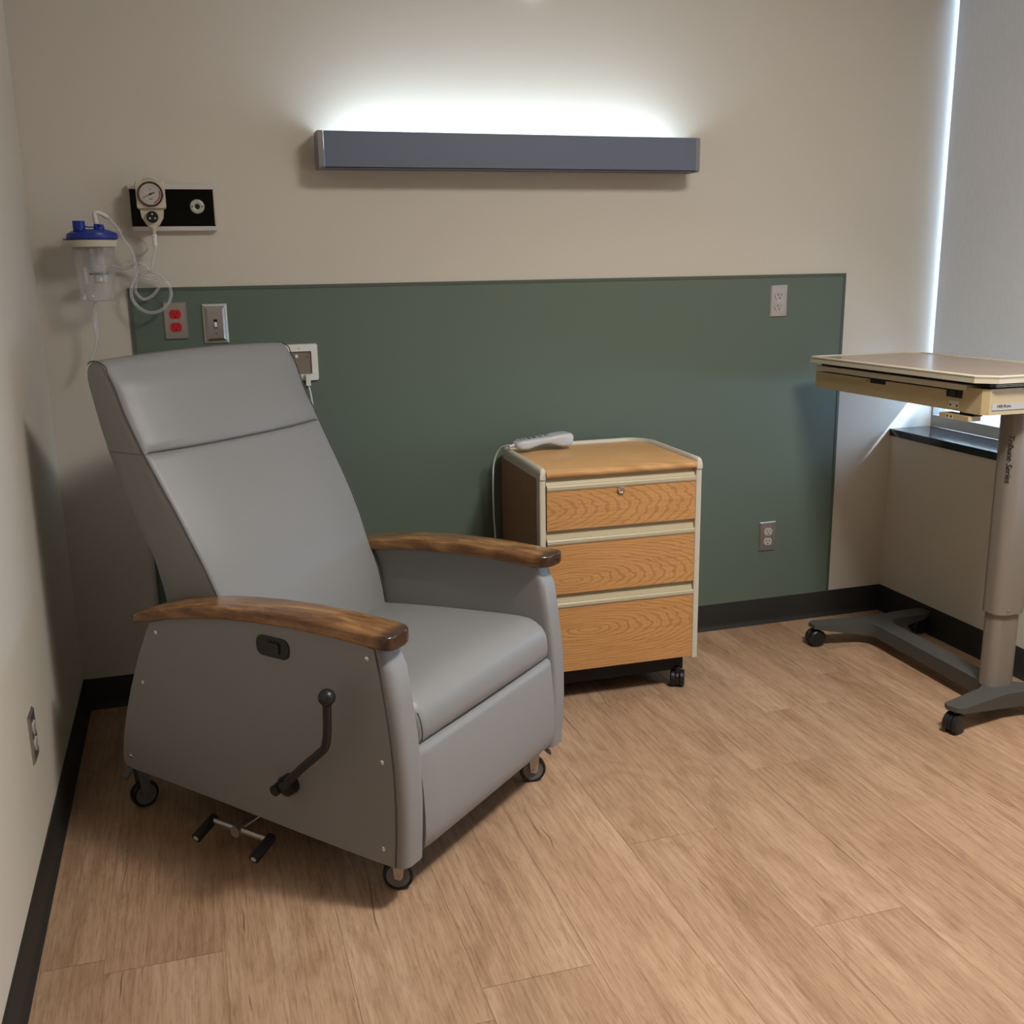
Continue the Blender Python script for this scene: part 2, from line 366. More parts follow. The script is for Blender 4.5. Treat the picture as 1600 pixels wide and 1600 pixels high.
    # joint shadow bed
add_box(bm, -0.1, W + 0.3, YF - 0.1, 0.1, -0.10, -0.0008)
bm.faces.ensure_lookup_table()
for f in bm.faces[-6:]:
    for lp in f.loops: lp[cl_] = (0, 0.5, 0.5, 1)
struct(finish('floor', bm, M_floor, smooth=False))
struct(box('ceiling', -0.1, W + 0.4, YF - 0.1, 0.1, H, H + 0.1, M_ceil))
struct(box('wall_back', -0.1, XW + 0.35, 0.0, 0.12, -0.1, H + 0.1, M_wall))
struct(box('wall_left', -0.12, 0.0, YF, 0.0, -0.1, H + 0.1, M_wall))
struct(box('wall_front', -0.12, W + 0.4, YF - 0.12, YF, -0.1, H + 0.1, M_wall))
bm = bmesh.new()
add_box(bm, W, XW + 0.10, YF, 0.0, -0.1, 0.706)
add_box(bm, W, XW + 0.10, YF, -2.75, 0.706, 2.50)
add_box(bm, W, XW + 0.10, YF, 0.0, 2.50, H + 0.05)
struct(finish('wall_right', bm, M_wall))
# cove baseboards
def base(name, pts):
    # pts: run along polyline on the floor, room side to the left
    prof = [(0.0, 0.102), (0.0035, 0.102), (0.005, 0.099), (0.005, 0.022), (0.008, 0.010), (0.014, 0.003), (0.015, 0.0), (0.0, 0.0)]
    bm = bmesh.new(); rings = []
    n = len(pts)
    for i, p in enumerate(pts):
        p = Vector((*p, 0)); d0 = (Vector((*pts[i], 0)) - Vector((*pts[i - 1], 0))).normalized() if i else None
        d1 = (Vector((*pts[i + 1], 0)) - Vector((*pts[i], 0))).normalized() if i < n - 1 else None
        d = (d0 or d1); nv = Vector((-d.y, d.x, 0)); 
        rings.append([p + nv * a + Vector((0, 0, z)) for a, z in prof])
    add_loft(bm, rings); return struct(finish(name, bm, M_base, angle=50))
base('baseboard_back', [(W, 0.0), (0.0, 0.0)][::1])
base('baseboard_left', [(0.0, 0.0), (0.0, YF)])
base('baseboard_right', [(W, YF), (W, 0.0)])
# window sill, frame, glass
struct(box('trim_1', W - 0.004, XW + 0.0, -2.75, 0.0, 0.704, 0.731, M_stone, bevel=0.0015))
wf = bpy.data.objects.new('window_1', None); C.objects.link(wf); wf['kind'] = 'structure'
bm = bmesh.new()
add_box(bm, XW + 0.002, XW + 0.06, -2.75, 0.0, 0.731, 0.775)
add_box(bm, XW + 0.002, XW + 0.06, -2.75, 0.0, 2.44, 2.50)
add_box(bm, XW + 0.002, XW + 0.06, -0.008, 0.0, 0.775, 2.44)
add_box(bm, XW + 0.002, XW + 0.06, -2.75, -2.69, 0.775, 2.44)
add_box(bm, XW + 0.002, XW + 0.06, -1.40, -1.34, 0.775, 2.44)
finish('window_frame', bm, M_frame, wf, bevel=0.002)
box('window_pane', XW + 0.028, XW + 0.034, -2.70, -0.006, 0.770, 2.445, M_glass, wf)

# roller blind
rb = thing('roller_blind', 'light grey fabric roller blind pulled down over the window', 'blind', (3.135, -1.35, 0.93))
bm = bmesh.new(); add_box(bm, -0.0006, 0.0006, -1.396, 1.336, 0.012, 1.565); finish('blind_fabric', bm, M_blind, rb)
box('bottom_bar', -0.006, 0.006, -1.36, 1.336, 0.0, 0.026, M_aluwhite, rb, bevel=0.003)
cyl('roller_tube', (0, -1.36, 1.545), (0, 1.336, 1.545), 0.022, M_aluwhite, rb)

# ------------------------------------------------------------------ green wall panel
gp = thing('wall_panel', 'dark green laminate protective panel on the wall behind the chair and cabinet', 'wall panel', (0.25, 0.0, 0.102))
box('panel_sheet', 0.0, 2.487, -0.004, 0.0, 0.0, 1.217, M_green, gp)
box('edge_trim', 0.0, 2.487, -0.006, -0.0005, 1.209, 1.219, M_greentrim, gp, bevel=0.001)
box('edge_trim', 0.0, 0.010, -0.006, -0.0005, 0.0, 1.209, M_greentrim, gp, bevel=0.001)
box('edge_trim', 2.477, 2.487, -0.006, -0.0005, 0.0, 1.209, M_greentrim, gp, bevel=0.001)
GY = -0.004

# ------------------------------------------------------------------ headwall lamp
hl = thing('wall_light', 'long blue-grey metal wall light glowing upwards above the green panel', 'wall light', (1.455, 0.0, 1.663))
bm = bmesh.new()
add_box(bm, -0.61, 0.612, -0.100, -0.0975, 0.0, 0.105)
add_box(bm, -0.61, 0.612, -0.100, -0.012, 0.0, 0.0025)
add_box(bm, -0.61, 0.612, -0.0145, -0.012, 0.0, 0.060)
finish('housing', bm, M_lampgrey, hl, bevel=0.0006)
for s, x in ((-1, -0.6275), (1, 0.612)):
    pr = rrect(-0.101, -0.006, -0.002, 0.1065, 0.010)
    prism('end_cap', pr, 'x', x, x + 0.0155, mat('lamp_end_cap', (0.20, 0.20, 0.21), 0.42), hl, bevel=0.002)
box('lower_lip', -0.61, 0.612, -0.1015, -0.090, -0.004, 0.0, mat('lamp_lip', (0.07, 0.065, 0.07), 0.5), hl)
box('diffuser', -0.555, 0.545, -0.093, -0.048, 0.040, 0.055, M_lampglow, hl)
for x in (-0.42, 0.42): box('mount_bracket', x - 0.08, x + 0.08, -0.012, 0.0, 0.004, 0.055, M_lampgrey, hl)

# small wall device cut by the top of the frame
dv = thing('wall_sensor', 'small white round device on the wall above the light, only its bottom in view', 'sensor', (1.531, 0.0, 2.237))
lathe('sensor_body', [(0.0, -0.040), (0.035, -0.038), (0.052, -0.024), (0.056, -0.008), (0.056, 0.0)], M_white, dv, axis='y')

# ------------------------------------------------------------------ wall plates
def plate_profile(parent, m, hw=0.035, hh=0.0572, d=0.006, lip=0.004):
    bm = bmesh.new()
    rings = []
    for inset, y in ((0, 0), (0, -0.0015), (lip, -d), (lip + 0.001, -d)):
        rings.append([(sx * (hw - inset), y, sz * (hh - inset)) for sx, sz in ((-1, -1), (1, -1), (1, 1), (-1, 1))])
    add_loft(bm, rings)
    return finish('cover_plate', bm, m, parent, angle=25)
def receptacle(parent, z, m, name='receptacle'):
    bm = bmesh.new(); prof = []
    for i in range(40):
        a = 2 * math.pi * i / 40; r = 0.0172
        x = max(-0.0172, min(0.0172, 1.0 * r * math.cos(a))); zz = max(-0.0138, min(0.0138, r * math.sin(a)))
        prof.append((x, z + zz))
    add_prism(bm, prof, 'y', -0.0085, -0.005)
    o = finish(name, bm, m, parent)
    bm = bmesh.new()
    add_box(bm, -0.0073, -0.0052, -0.0088, -0.0080, z - 0.0015, z + 0.0080)
    add_box(bm, 0.0052, 0.0070, -0.0088, -0.0080, z - 0.0010, z + 0.0075)
    add_cyl(bm, (0, -0.0080, z - 0.0075), (0, -0.0088, z - 0.0075), 0.0027, n=12)
    s = finish('slots', bm, M_blackmatte, o); return o
def outlet(loc, rz, label, m_face, twenty=False, wall_plate=M_steel):
    t = thing('wall_outlet', label, 'outlet', loc, rz, None)
    plate_profile(t, wall_plate)
    for z in (0.0195, -0.0195):
        o = receptacle(t, z, m_face)
        if twenty: box('slots', -0.0105, -0.0070, -0.0088, -0.0080, z + 0.0022, z + 0.0042, M_blackmatte, o)
    cyl('screw', (0, -0.0055, 0), (0, -0.0072, 0), 0.003, M_chrome, t, n=12)
    return t
outlet((2.4594, GY, 1.2274), 0, 'grey outlet in a steel plate at the upper right corner of the green panel', M_grayout, True)
outlet((2.454, GY, 0.3497), 0, 'grey outlet in a steel plate low on the green panel, right of the drawers', M_grayout)
outlet((0.379, GY, 1.2215), 0, 'red outlet in a steel plate below the coiled suction tubing', M_red)
outlet((0.0, -0.9954, 0.3589), R(90), 'steel-plated outlet low on the left side wall beside the recliner', M_grayout)
# toggle switch on a raised box
sw = thing('light_switch', 'steel toggle switch plate on a raised white frame, right of the red outlet', 'switch', (0.4955, GY, 1.2095))
bm = bmesh.new()
add_loft(bm, [[(sx * a, y, sz * (a + 0.0225)) for sx, sz in ((-1, -1), (1, -1), (1, 1), (-1, 1))] for a, y in ((0.0365, 0), (0.0365, -0.004), (0.031, -0.009))])
finish('raised_frame', bm, M_aluwhite, sw, angle=25)
bm = bmesh.new()
add_loft(bm, [[(sx * a, y, sz * (a + 0.0225)) for sx, sz in ((-1, -1), (1, -1), (1, 1), (-1, 1))] for a, y in ((0.0305, -0.0085), (0.0290, -0.012), (0.022, -0.0175))])
finish('cover_plate', bm, M_steel, sw, angle=25)
box('toggle_slot', -0.0055, 0.0055, -0.0182, -0.0170, -0.013, 0.013, M_blackmatte, sw)
bm = bmesh.new(); add_prism(bm, [(-0.0175, -0.008), (-0.0175, 0.006), (-0.023, -0.002), (-0.027, -0.008), (-0.025, -0.0105)], 'x', -0.004, 0.004); finish('toggle', bm, M_white, sw, bevel=0.0008)
for z in (0.030, -0.030): cyl('screw', (0, -0.0172, z), (0, -0.019, z), 0.0032, M_chrome, sw, n=12)

# nurse-call plate half hidden by the chair back
nc = thing('call_station', 'white framed call station plate partly hidden behind the recliner back', 'wall plate', (0.742, GY, 1.079))
bm = bmesh.new()
fr = [rrect(-0.0595, 0.0595, -0.0585, 0.0585, 0.006, 3), rrect(-0.057, 0.057, -0.056, 0.056, 0.006, 3), rrect(-0.038, 0.038, -0.036, 0.036, 0.002, 3), rrect(-0.038, 0.038, -0.036, 0.036, 0.002, 3)]
add_loft(bm, [[(x, y, z) for x, z in f] for f, y in zip(fr, (0.0, -0.010, -0.012, -0.004))])
finish('frame', bm, M_white, nc, angle=30)
box('module', -0.037, 0.037, -0.0065, -0.003, -0.035, 0.035, M_foam, nc, bevel=0.001)
box('button', -0.012, -0.004, -0.010, -0.006, 0.016, 0.026, M_white, nc, bevel=0.001)
for x, z in ((0.0, 0.046), (0.0, -0.046)): cyl('screw', (x, -0.0115, z), (x, -0.0125, z), 0.002, M_chrome, nc, n=10)
cyl('screw', (0.026, -0.006, 0.018), (0.026, -0.0075, 0.018), 0.002, M_black, nc, n=10)

# ------------------------------------------------------------------ medical outlet panel, regulator, canister
mp_ = thing('gas_outlet_panel', 'black medical outlet panel with silver rails on the wall at the left', 'medical panel', (0.4005, 0.0, 1.5515))
box('face_plate', -0.1185, 0.1185, -0.020, 0.0, -0.056, 0.056, M_glossblack, mp_, bevel=0.001)
box('top_rail', -0.1215, 0.119, -0.024, 0.0, 0.0525, 0.066, M_aluwhite, mp_, bevel=0.002)
box('bottom_rail', -0.118, 0.121, -0.024, 0.0, -0.066, -0.0535, M_aluwhite, mp_, bevel=0.002)
box('edge_reflection_strip', 0.1165, 0.1190, -0.021, 0.0, -0.050, 0.050, M_steel, mp_)  # steel strip stands in for the bright reflection on the glossy edge
pt = lathe('socket', [(0.0, -0.0225), (0.0075, -0.0225), (0.008, -0.027), (0.0135, -0.0285), (0.0195, -0.027), (0.0215, -0.022), (0.0215, -0.018)], mat('socket_metal', (0.50, 0.50, 0.47), 0.35, metal=0.5), mp_, c=(0.069, 0, 0.003), axis='y')
bm = bmesh.new()
add_cyl(bm, (0.069, -0.0280, 0.003), (0.069, -0.0232, 0.003), 0.0068, n=20)
for dx in (-0.0145, 0.0145): add_cyl(bm, (0.069 + dx, -0.0292, 0.003), (0.069 + dx, -0.0265, 0.003), 0.0022, n=10)
finish('socket_hole', bm, M_blackmatte, pt)

rg = thing('suction_regulator', 'cream suction regulator with a round dial gauge plugged into the black panel', 'regulator', (0.3415, -0.024, 1.5515))
bm = bmesh.new()
pr = rrect(-0.040, 0.0405, -0.006, 0.0705, 0.006, 4)
add_loft(bm, [[(x * s, y, 0.032 + (z - 0.032) * s) for x, z in pr] for s, y in ((0.98, 0.0), (1.0, -0.012), (1.0, -0.058), (0.95, -0.064))])
finish('body', bm, M_cream, rg, bevel=0.0, angle=35)
bm = bmesh.new(); lp = [(-0.033, -0.006), (-0.030, -0.030), (-0.018, -0.050), (-0.008, -0.057), (0.008, -0.057), (0.018, -0.050), (0.030, -0.030), (0.033, -0.006)]
add_prism(bm, lp, 'y', -0.052, -0.006); finish('lower_body', bm, M_cream, rg, bevel=0.003)
bz = lathe('gauge_bezel', [(0.0, -0.060), (0.034, -0.060), (0.0355, -0.068), (0.0335, -0.073), (0.0310, -0.070), (0.0305, -0.066), (0.0, -0.066)], mat('bezel_dark', (0.07, 0.025, 0.022), 0.3), rg, c=(0, 0, 0.034), axis='y', n=40)
fc = lathe('gauge_dial', [(0.0, -0.0668), (0.0300, -0.0668), (0.0300, -0.064)], M_silverdial, rg, c=(0, 0, 0.034), axis='y', n=40)
bm = bmesh.new(); add_cyl(bm, (-0.022, -0.0695, 0.023), (0.0, -0.0695, 0.034), 0.0007, n=6); add_cyl(bm, (0.0, -0.0695, 0.034), (0.012, -0.0695, 0.0385), 0.0015, n=6); add_cyl(bm, (0, -0.0665, 0.034), (0, -0.0712, 0.034), 0.0028, n=14)
finish('needle', bm, M_ink, fc)
bm = bmesh.new()
for i in range(10):
    a0 = R(-70 + i * 9); a1 = R(-70 + (i + 1) * 9)
    q = [(math.cos(a) * r_, -0.0672, 0.034 + math.sin(a) * r_) for a, r_ in ((a0, 0.0245), (a1, 0.0245), (a1, 0.0275), (a0, 0.0275))]
    bm.faces.new([bm.verts.new(v) for v in q])
finish('red_scale_arc', bm, M_dialred, fc, smooth=False)
bm = bmesh.new()
for i in range(28):
    a = R(-60 + i * 300 / 27); c_, s_ = math.cos(a), math.sin(a)
    w_ = 0.0003 if i % 3 else 0.0006
    q = [(c_ * r_ - s_ * t_, -0.0671, 0.034 + s_ * r_ + c_ * t_) for r_, t_ in ((0.0215, -w_), (0.0235, -w_), (0.0235, w_), (0.0215, w_))]
    bm.faces.new([bm.verts.new(v) for v in q])
add_box(bm, -0.005, 0.005, -0.0672, -0.0669, 0.0195, 0.0215); add_box(bm, -0.004, 0.004, -0.0672, -0.0669, 0.047, 0.0482)
finish('scale_marks', bm, M_ink, fc, smooth=False)
kb = lathe('control_knob', [(0.0, -0.050), (0.0165, -0.050), (0.0165, -0.064), (0.013, -0.066), (0.012, -0.063), (0.0, -0.063)], M_black, rg, c=(0, 0, -0.029), axis='y')
bm = bmesh.new()
for i in range(3):
    a = R(90 + i * 120); add_cyl(bm, (0.008 * math.cos(a), -0.0635, -0.029 + 0.008 * math.sin(a)), (0.008 * math.cos(a), -0.0645, -0.029 + 0.008 * math.sin(a)), 0.0028, n=10)
finish('knob_marks', bm, M_silverdial, kb)
tube('top_lever', [(-0.020, -0.030, 0.068), (-0.014, -0.034, 0.078), (0.0, -0.036, 0.081), (0.014, -0.034, 0.078), (0.020, -0.030, 0.068)], 0.0035, M_cream, rg)
st = lathe('outlet_stem', [(0.0, -0.056), (0.0095, -0.056), (0.0085, -0.064), (0.006, -0.067), (0.0055, -0.078), (0.0, -0.078)], M_cream, rg, c=(0, -0.045, 0))
lathe('tubing_sleeve', [(0.0, -0.078), (0.0072, -0.078), (0.0072, -0.083), (0.0062, -0.084), (0.0062, -0.110), (0.0, -0.110)], M_white, rg, c=(0, -0.045, 0))

# canister bracket (ring on a wall arm) and canister
cbx, cby, cbz = 0.1735, -0.096, 1.4505
br = thing('canister_bracket', 'cream ring bracket on the wall carrying the suction canister', 'bracket', (cbx, cby, cbz))
bm = bmesh.new()
n = 40; rings = []
for ro, z in ((0.0655, -0.011), (0.068, 0.0072), (0.0615, 0.0072), (0.0600, -0.011)):
    rings.append([(ro * math.cos(2 * math.pi * i / n), ro * math.sin(2 * math.pi * i / n), z) for i in range(n)])
rings.append(rings[0]); add_loft(bm, rings, cap=False)
bmesh.ops.remove_doubles(bm, verts=bm.verts, dist=1e-6)
finish('holder_ring', bm, M_cream, br)
box('wall_mount', -0.022, 0.022, 0.066, 0.096, -0.020, 0.012, M_cream, br, bevel=0.002)
cn = thing('suction_canister', 'clear plastic suction canister with a bright blue lid in the wall bracket', 'canister', (cbx, cby, cbz))
lathe('jar', [(0.0, -0.163), (0.042, -0.163), (0.0465, -0.158), (0.0485, -0.14), (0.0585, 0.0), (0.0590, 0.012)], M_clear, cn, n=40)
bm = bmesh.new()
add_lathe(bm, [(0.015, -0.002), (0.015, -0.105), (0.0165, -0.108), (0.013, -0.112), (0.0, -0.112)], (0.008, 0, 0), n=20)
add_lathe(bm, [(0.020, 0.002), (0.020, -0.060), (0.017, -0.062)], (0.008, 0, 0), n=20)
finish('inner_tube', bm, M_clearinner, cn)
lathe('float_ring', [(0.017, -0.082), (0.027, -0.083), (0.027, -0.089), (0.017, -0.088)], mat('smoky_plastic', (0.16, 0.17, 0.20), 0.4), cn, c=(0.008, 0, 0), n=28)
ld = lathe('lid', [(0.0, 0.008), (0.060, 0.008), (0.069, 0.011), (0.0700, 0.014), (0.0675, 0.026), (0.060, 0.030), (0.045, 0.0365), (0.0, 0.039)], M_blue, cn, n=44)
cyl('port_cap', (-0.030, -0.028, 0.034), (-0.030, -0.028, 0.060), 0.0165, M_blue, ld, bevel=0.0015)
bm = bmesh.new(); add_cyl(bm, (0.016, -0.020, 0.036), (0.016, -0.020, 0.052), 0.0075); add_cyl(bm, (0.028, -0.026, 0.036), (0.028, -0.026, 0.050), 0.0075); add_cyl(bm, (0.022, -0.022, 0.033), (0.022, -0.022, 0.043), 0.015)
finish('port_collar', bm, M_blue, ld, bevel=0.001)
tube('cap_strap', [(-0.016, -0.03, 0.046), (-0.006, -0.034, 0.043), (0.006, -0.032, 0.043), (0.012, -0.028, 0.043)], 0.0018, M_blue, ld)
box('pull_tab', -0.077, -0.060, -0.012, 0.0, 0.009, 0.012, M_blue, ld, bevel=0.001)
tube('elbow', [(0.016, -0.020, 0.050), (0.014, -0.020, 0.070), (0.014, -0.020, 0.080), (0.024, -0.018, 0.083), (0.036, -0.012, 0.077), (0.047, -0.006, 0.070)], 0.0062, mat('elbow_plastic', (0.62, 0.60, 0.58), 0.4), cn)
lbm = bmesh.new(); 
def jar_strip(bm, a0, a1, z0, z1):
    prev = None
    for i in range(5):
        a = R(a0 + (a1 - a0) * i / 4); q = []
        for z in (z0, z1):
            r_ = 0.0489 + (z + 0.14) / 0.14 * 0.0099; q.append(bm.verts.new((r_ * math.cos(a), r_ * math.sin(a), z)))
        if prev: bm.faces.new((prev[0], q[0], q[1], prev[1]))
        prev = q
jar_strip(lbm, 238, 248, -0.112, -0.068); finish('paper_label', lbm, mat('label_paper', (0.62, 0.60, 0.58), 0.6), cn)
lbm = bmesh.new()
for i in range(14):
    z = -0.130 + i * 0.0088; jar_strip(lbm, 262, 262 + (13 if i % 2 else 8), z, z + 0.0012)
finish('scale_marks', lbm, mat('scale_print', (0.22, 0.21, 0.22), 0.6), cn)
tube('drain_tube', [(-0.008, 0.0, -0.158), (-0.012, 0.012, -0.172), (-0.015, 0.014, -0.198), (-0.016, 0.016, -0.238), (-0.017, 0.018, -0.272), (-0.030, 0.018, -0.312), (-0.049, 0.018, -0.350)], 0.0052, M_tube, cn)
T1 = [(0.222, 1.521), (0.244, 1.489), (0.256, 1.459), (0.273, 1.432), (0.28, 1.395), (0.279, 1.354), (0.266, 1.331), (0.262, 1.297), (0.276, 1.269), (0.303, 1.251), (0.335, 1.253), (0.362, 1.273), (0.374, 1.304), (0.367, 1.334), (0.347, 1.358), (0.319, 1.369), (0.295, 1.359), (0.278, 1.336), (0.273, 1.313), (0.287, 1.292), (0.302, 1.289), (0.324, 1.302), (0.344, 1.33), (0.339, 1.348), (0.312, 1.347), (0.291, 1.359), (0.285, 1.382), (0.293, 1.393), (0.31, 1.384), (0.323, 1.369), (0.332, 1.40), (0.339, 1.425), (0.341, 1.442)]
T1y = [-0.100, -0.085, -0.07, -0.06, -0.055, -0.055, -0.056, -0.058, -0.06, -0.062, -0.062, -0.060, -0.058, -0.056, -0.052, -0.048, -0.046, -0.040, -0.034, -0.028, -0.024, -0.022, -0.022, -0.026, -0.030, -0.036, -0.046, -0.056, -0.060, -0.062, -0.064, -0.067, -0.068]
st_ = tube('suction_tubing', [(x, y, z) for (x, z), y in zip(T1, T1y)], 0.0046, M_tube, n=12)
tag(st_, 'clear coiled suction tubing hanging between the canister and the regulator', 'tubing')
t2 = tube('suction_tubing', [(0.205, -0.020, 1.388), (0.219, -0.022, 1.386), (0.251, -0.030, 1.379), (0.272, -0.040, 1.386), (0.281, -0.052, 1.392)], 0.0046, M_tube, n=12)
t2.parent = st_; t2.name = 'tubing_knot'
t3 = tube('tubing_tail', [(0.225, -0.012, 1.482), (0.262, -0.014, 1.478), (0.298, -0.016, 1.462), (0.318, -0.018, 1.438), (0.302, -0.02, 1.418), (0.27, -0.024, 1.412)], 0.0030, clear_mat('thin_clear_tube', (0.45, 0.43, 0.45), 0.8, 0.08), st_, n=10)

# ------------------------------------------------------------------ recliner
CH = thing('recliner', 'grey vinyl medical recliner on casters with stained wooden armrests', 'recliner', (0.745, -1.3893, 0.0), R(42.3))
WD = 0.74
def ip(tab, x):
    if x <= tab[0][0]: return tab[0][1]
    for (a, b_), (c_, d_) in zip(tab, tab[1:]):
        if x <= c_: return b_ + (d_ - b_) * (x - a) / (c_ - a)
    return tab[-1][1]
front = [(-0.003, 0.108), (0.002, 0.18), (0.005, 0.25), (0.004, 0.33), (-0.001, 0.40), (-0.011, 0.48), (-0.022, 0.555), (-0.032, 0.606)]
top = [(-0.07, 0.612), (-0.12, 0.615), (-0.18, 0.617), (-0.24, 0.618), (-0.30, 0.618), (-0.37, 0.614), (-0.435, 0.608), (-0.49, 0.601), (-0.54, 0.593), (-0.60, 0.582), (-0.65, 0.571), (-0.69, 0.560), (-0.718, 0.549)]
rear = [(-0.738, 0.510), (-0.767, 0.456), (-0.808, 0.363), (-0.835, 0.29), (-0.852, 0.235), (-0.863, 0.186), (-0.866, 0.158), (-0.858, 0.143), (-0.835, 0.138)]
bottom = [(-0.75, 0.136), (-0.65, 0.133), (-0.55, 0.129), (-0.42, 0.123), (-0.28, 0.116), (-0.15, 0.111), (-0.06, 0.108)]
outline = front + top + rear + bottom
def arm_body(mirror):
    sgn = (lambda s: WD - s) if mirror else (lambda s: s)
    bm = bmesh.new(); rings = []
    s0, s1 = 0.003, 0.074
    N = 18
    for i in range(N + 1):
        q = (1 - math.cos(math.pi * i / N)) / 2; s = s0 + (s1 - s0) * q
        bulge = 0.025 * math.sqrt(max(0.0, 1 - abs(2 * q - 1) ** (3.4 if q < 0.5 else 7.0)))
        ring = []
        for j, (t, z) in enumerate(outline):
            if j < len(front):
                k_ = min(1.0, (0.615 - z) / 0.05); ring.append((sgn(s), -(t + bulge * k_), z))
            elif j >= len(front) + len(top) and j < len(front) + len(top) + len(rear) - 1: ring.append((sgn(s), -(t - bulge * 0.35), z))
            else: ring.append((sgn(s), -t, z))
        rings.append(ring)
    add_loft(bm, rings)
    return finish('arm', bm, M_vinyl, CH, angle=50)
for mr in (False, True): arm_body(mr)
def side_panel(mirror):
    sgn = (lambda s: WD - s) if mirror else (lambda s: s)
    bm = bmesh.new(); rings = []
    cx = sum(t for t, z in outline) / len(outline); cz = sum(z for t, z in outline) / len(outline)
    for s, k_ in ((0.0095, 0.994), (0.0, 0.994)):
        rings.append([(sgn(s), -(cx + (t - cx) * k_), cz + (z - cz) * k_) for t, z in outline])
    add_loft(bm, rings)
    o = finish('side_panel', bm, M_vinyl, CH, angle=50)
    for t, z in ((-0.693, 0.530), (-0.758, 0.389), (-0.833, 0.174), (-0.052, 0.582), (-0.025, 0.354), (-0.033, 0.148)):
        a, b_ = (0.0, -0.0035) if not mirror else (WD, WD + 0.0035)
        bm = bmesh.new(); add_lathe(bm, [(0.0, 0.0), (0.0062, 0.0), (0.0056, -0.002), (0.003, -0.0036), (0.0, -0.0038)] if not mirror else [(0.0, 0.0), (0.0062, 0.0), (0.0056, 0.002), (0.003, 0.0036), (0.0, 0.0038)], (a, -t, z), 'x', 14)
        finish('screw', bm, M_chrome, o)
    return o
spn = side_panel(False); side_panel(True)
# dark seam line between panel and front pad
tube('seam_welt', [(0.0022, -(t - 0.0015), z) for t, z in front], 0.0016, M_seam, CH, n=8)
tube('seam_welt', [(WD - 0.0022, -(t - 0.0015), z) for t, z in front], 0.0016, M_seam, CH, n=8)
# armrests
armz = [(-0.775, 0.562), (-0.72, 0.583), (-0.65, 0.601), (-0.55, 0.620), (-0.45, 0.634), (-0.35, 0.642), (-0.25, 0.646), (-0.15, 0.646), (-0.08, 0.643), (0.012, 0.639)]
def armrest(mirror):
    sgn = (lambda s: WD - s) if mirror else (lambda s: s)
    bm = bmesh.new(); rings = []
    ts = [-0.770, -0.766, -0.755, -0.735] + [-0.71 + 0.03 * i for i in range(22)] + [-0.055, -0.035, -0.018, -0.006, 0.004, 0.010, 0.013]
    for t in ts:
        s0, s1 = -0.012, 0.088
        e = 0.028
        if t > 0.013 - 0.045:            # rounded front: inner corner broad, outer corner tighter
            q = (t - (0.013 - 0.045)) / 0.045; s1 -= 0.040 * (1 - math.sqrt(max(0, 1 - q * q)))
            q2 = max(0, (t - (0.013 - 0.018)) / 0.018); s0 += 0.018 * (1 - math.sqrt(max(0, 1 - q2 * q2)))
        if t < -0.770 + 0.02:
            q = 1 - (t + 0.770) / 0.02; s0 += 0.014 * (1 - math.sqrt(max(0, 1 - q * q))); s1 -= 0.014 * (1 - math.sqrt(max(0, 1 - q * q)))
        zt = ip(armz, t); th = 0.030 if t > -0.70 else 0.030 - 0.008 * min(1, (-0.70 - t) / 0.06)
        pr = rrect(s0, s1, zt - th, zt, 0.0065, 3)
        rings.append([(sgn(s), -t, z) for s, z in pr])
    add_loft(bm, rings)
    o = finish('armrest', bm, M_arm, CH, angle=45)
    return o
armrest(False); armrest(True)
# backrest: rings across s for stations along the height
FR = [(0.40, -0.500), (0.48, -0.512), (0.55, -0.528), (0.62, -0.560), (0.69, -0.590), (0.752, -0.622), (0.815, -0.657), (0.885, -0.700), (0.944, -0.735), (1.02, -0.778), (1.06, -0.797), (1.10, -0.812), (1.13, -0.828), (1.15, -0.845), (1.163, -0.868)]
RE = [(0.40, -0.720), (0.50, -0.735), (0.575, -0.748), (0.64, -0.760), (0.685, -0.768), (0.775, -0.810), (0.895, -0.856), (1.0, -0.890), (1.10, -0.915), (1.13, -0.920), (1.15, -0.914), (1.163, -0.90)]
def back_ring(z, inset=0.0):
    sl = ip([(0.40, 0.080), (0.60, 0.078), (0.75, 0.064), (0.95, 0.052), (1.20, 0.048)], z)
    sr = WD - sl; tf = ip(FR, z); tr = ip(RE, z); tg_ = inset
    crown = 0.030
    crown *= min(1.0, (1.19 - z) / 0.06)
    ring = []; rc = 0.020
    N = 16
    for i in range(N + 1):
        x = -1 + 2 * i / N; s = (sl + sr) / 2 + x * (sr - sl - 2 * rc) / 2
        ring.append((s, -(tf + crown * (1 - abs(x) ** 2.6) - tg_), z))
    for a in (65, 40, 15):
        ring.append((sr - rc + rc * math.cos(R(a)), -(tf - rc + rc * math.sin(R(a))), z))
    for q in (0.25, 0.5, 0.8): ring.append((sr - 0.0, -(tf - rc + (tr - tf + rc) * q), z))
    ring.append((sr - 0.012, -(tr - 0.004), z))
    for q in (0.25, 0.5, 0.75): ring.append((sr + (sl - sr) * q, -(tr - 0.012), z))
    ring.append((sl + 0.012, -(tr - 0.004), z))
    for q in (0.8, 0.5, 0.25): ring.append((sl + 0.0, -(tf - rc + (tr - tf + rc) * q), z))
    for a in (15, 40, 65):
        ring.append((sl + rc - rc * math.cos(R(a)), -(tf - rc + rc * math.sin(R(a))), z))
    return ring
ZS = 0.948
bm = bmesh.new(); rings = [back_ring(0.395)]
z = 0.42
while z < ZS - 0.012: rings.append(back_ring(z)); z += 0.03
rings += [back_ring(ZS - 0.009, 0.0), back_ring(ZS - 0.004, 0.003), back_ring(ZS - 0.0005, 0.009)]
def tilt(rings):
    # head seam runs a little higher on the far side
    return [[(x, y, zz) for x, y, zz in r] for r in rings]
add_loft(bm, tilt(rings)); finish('backrest', bm, M_vinyl, CH, angle=60)
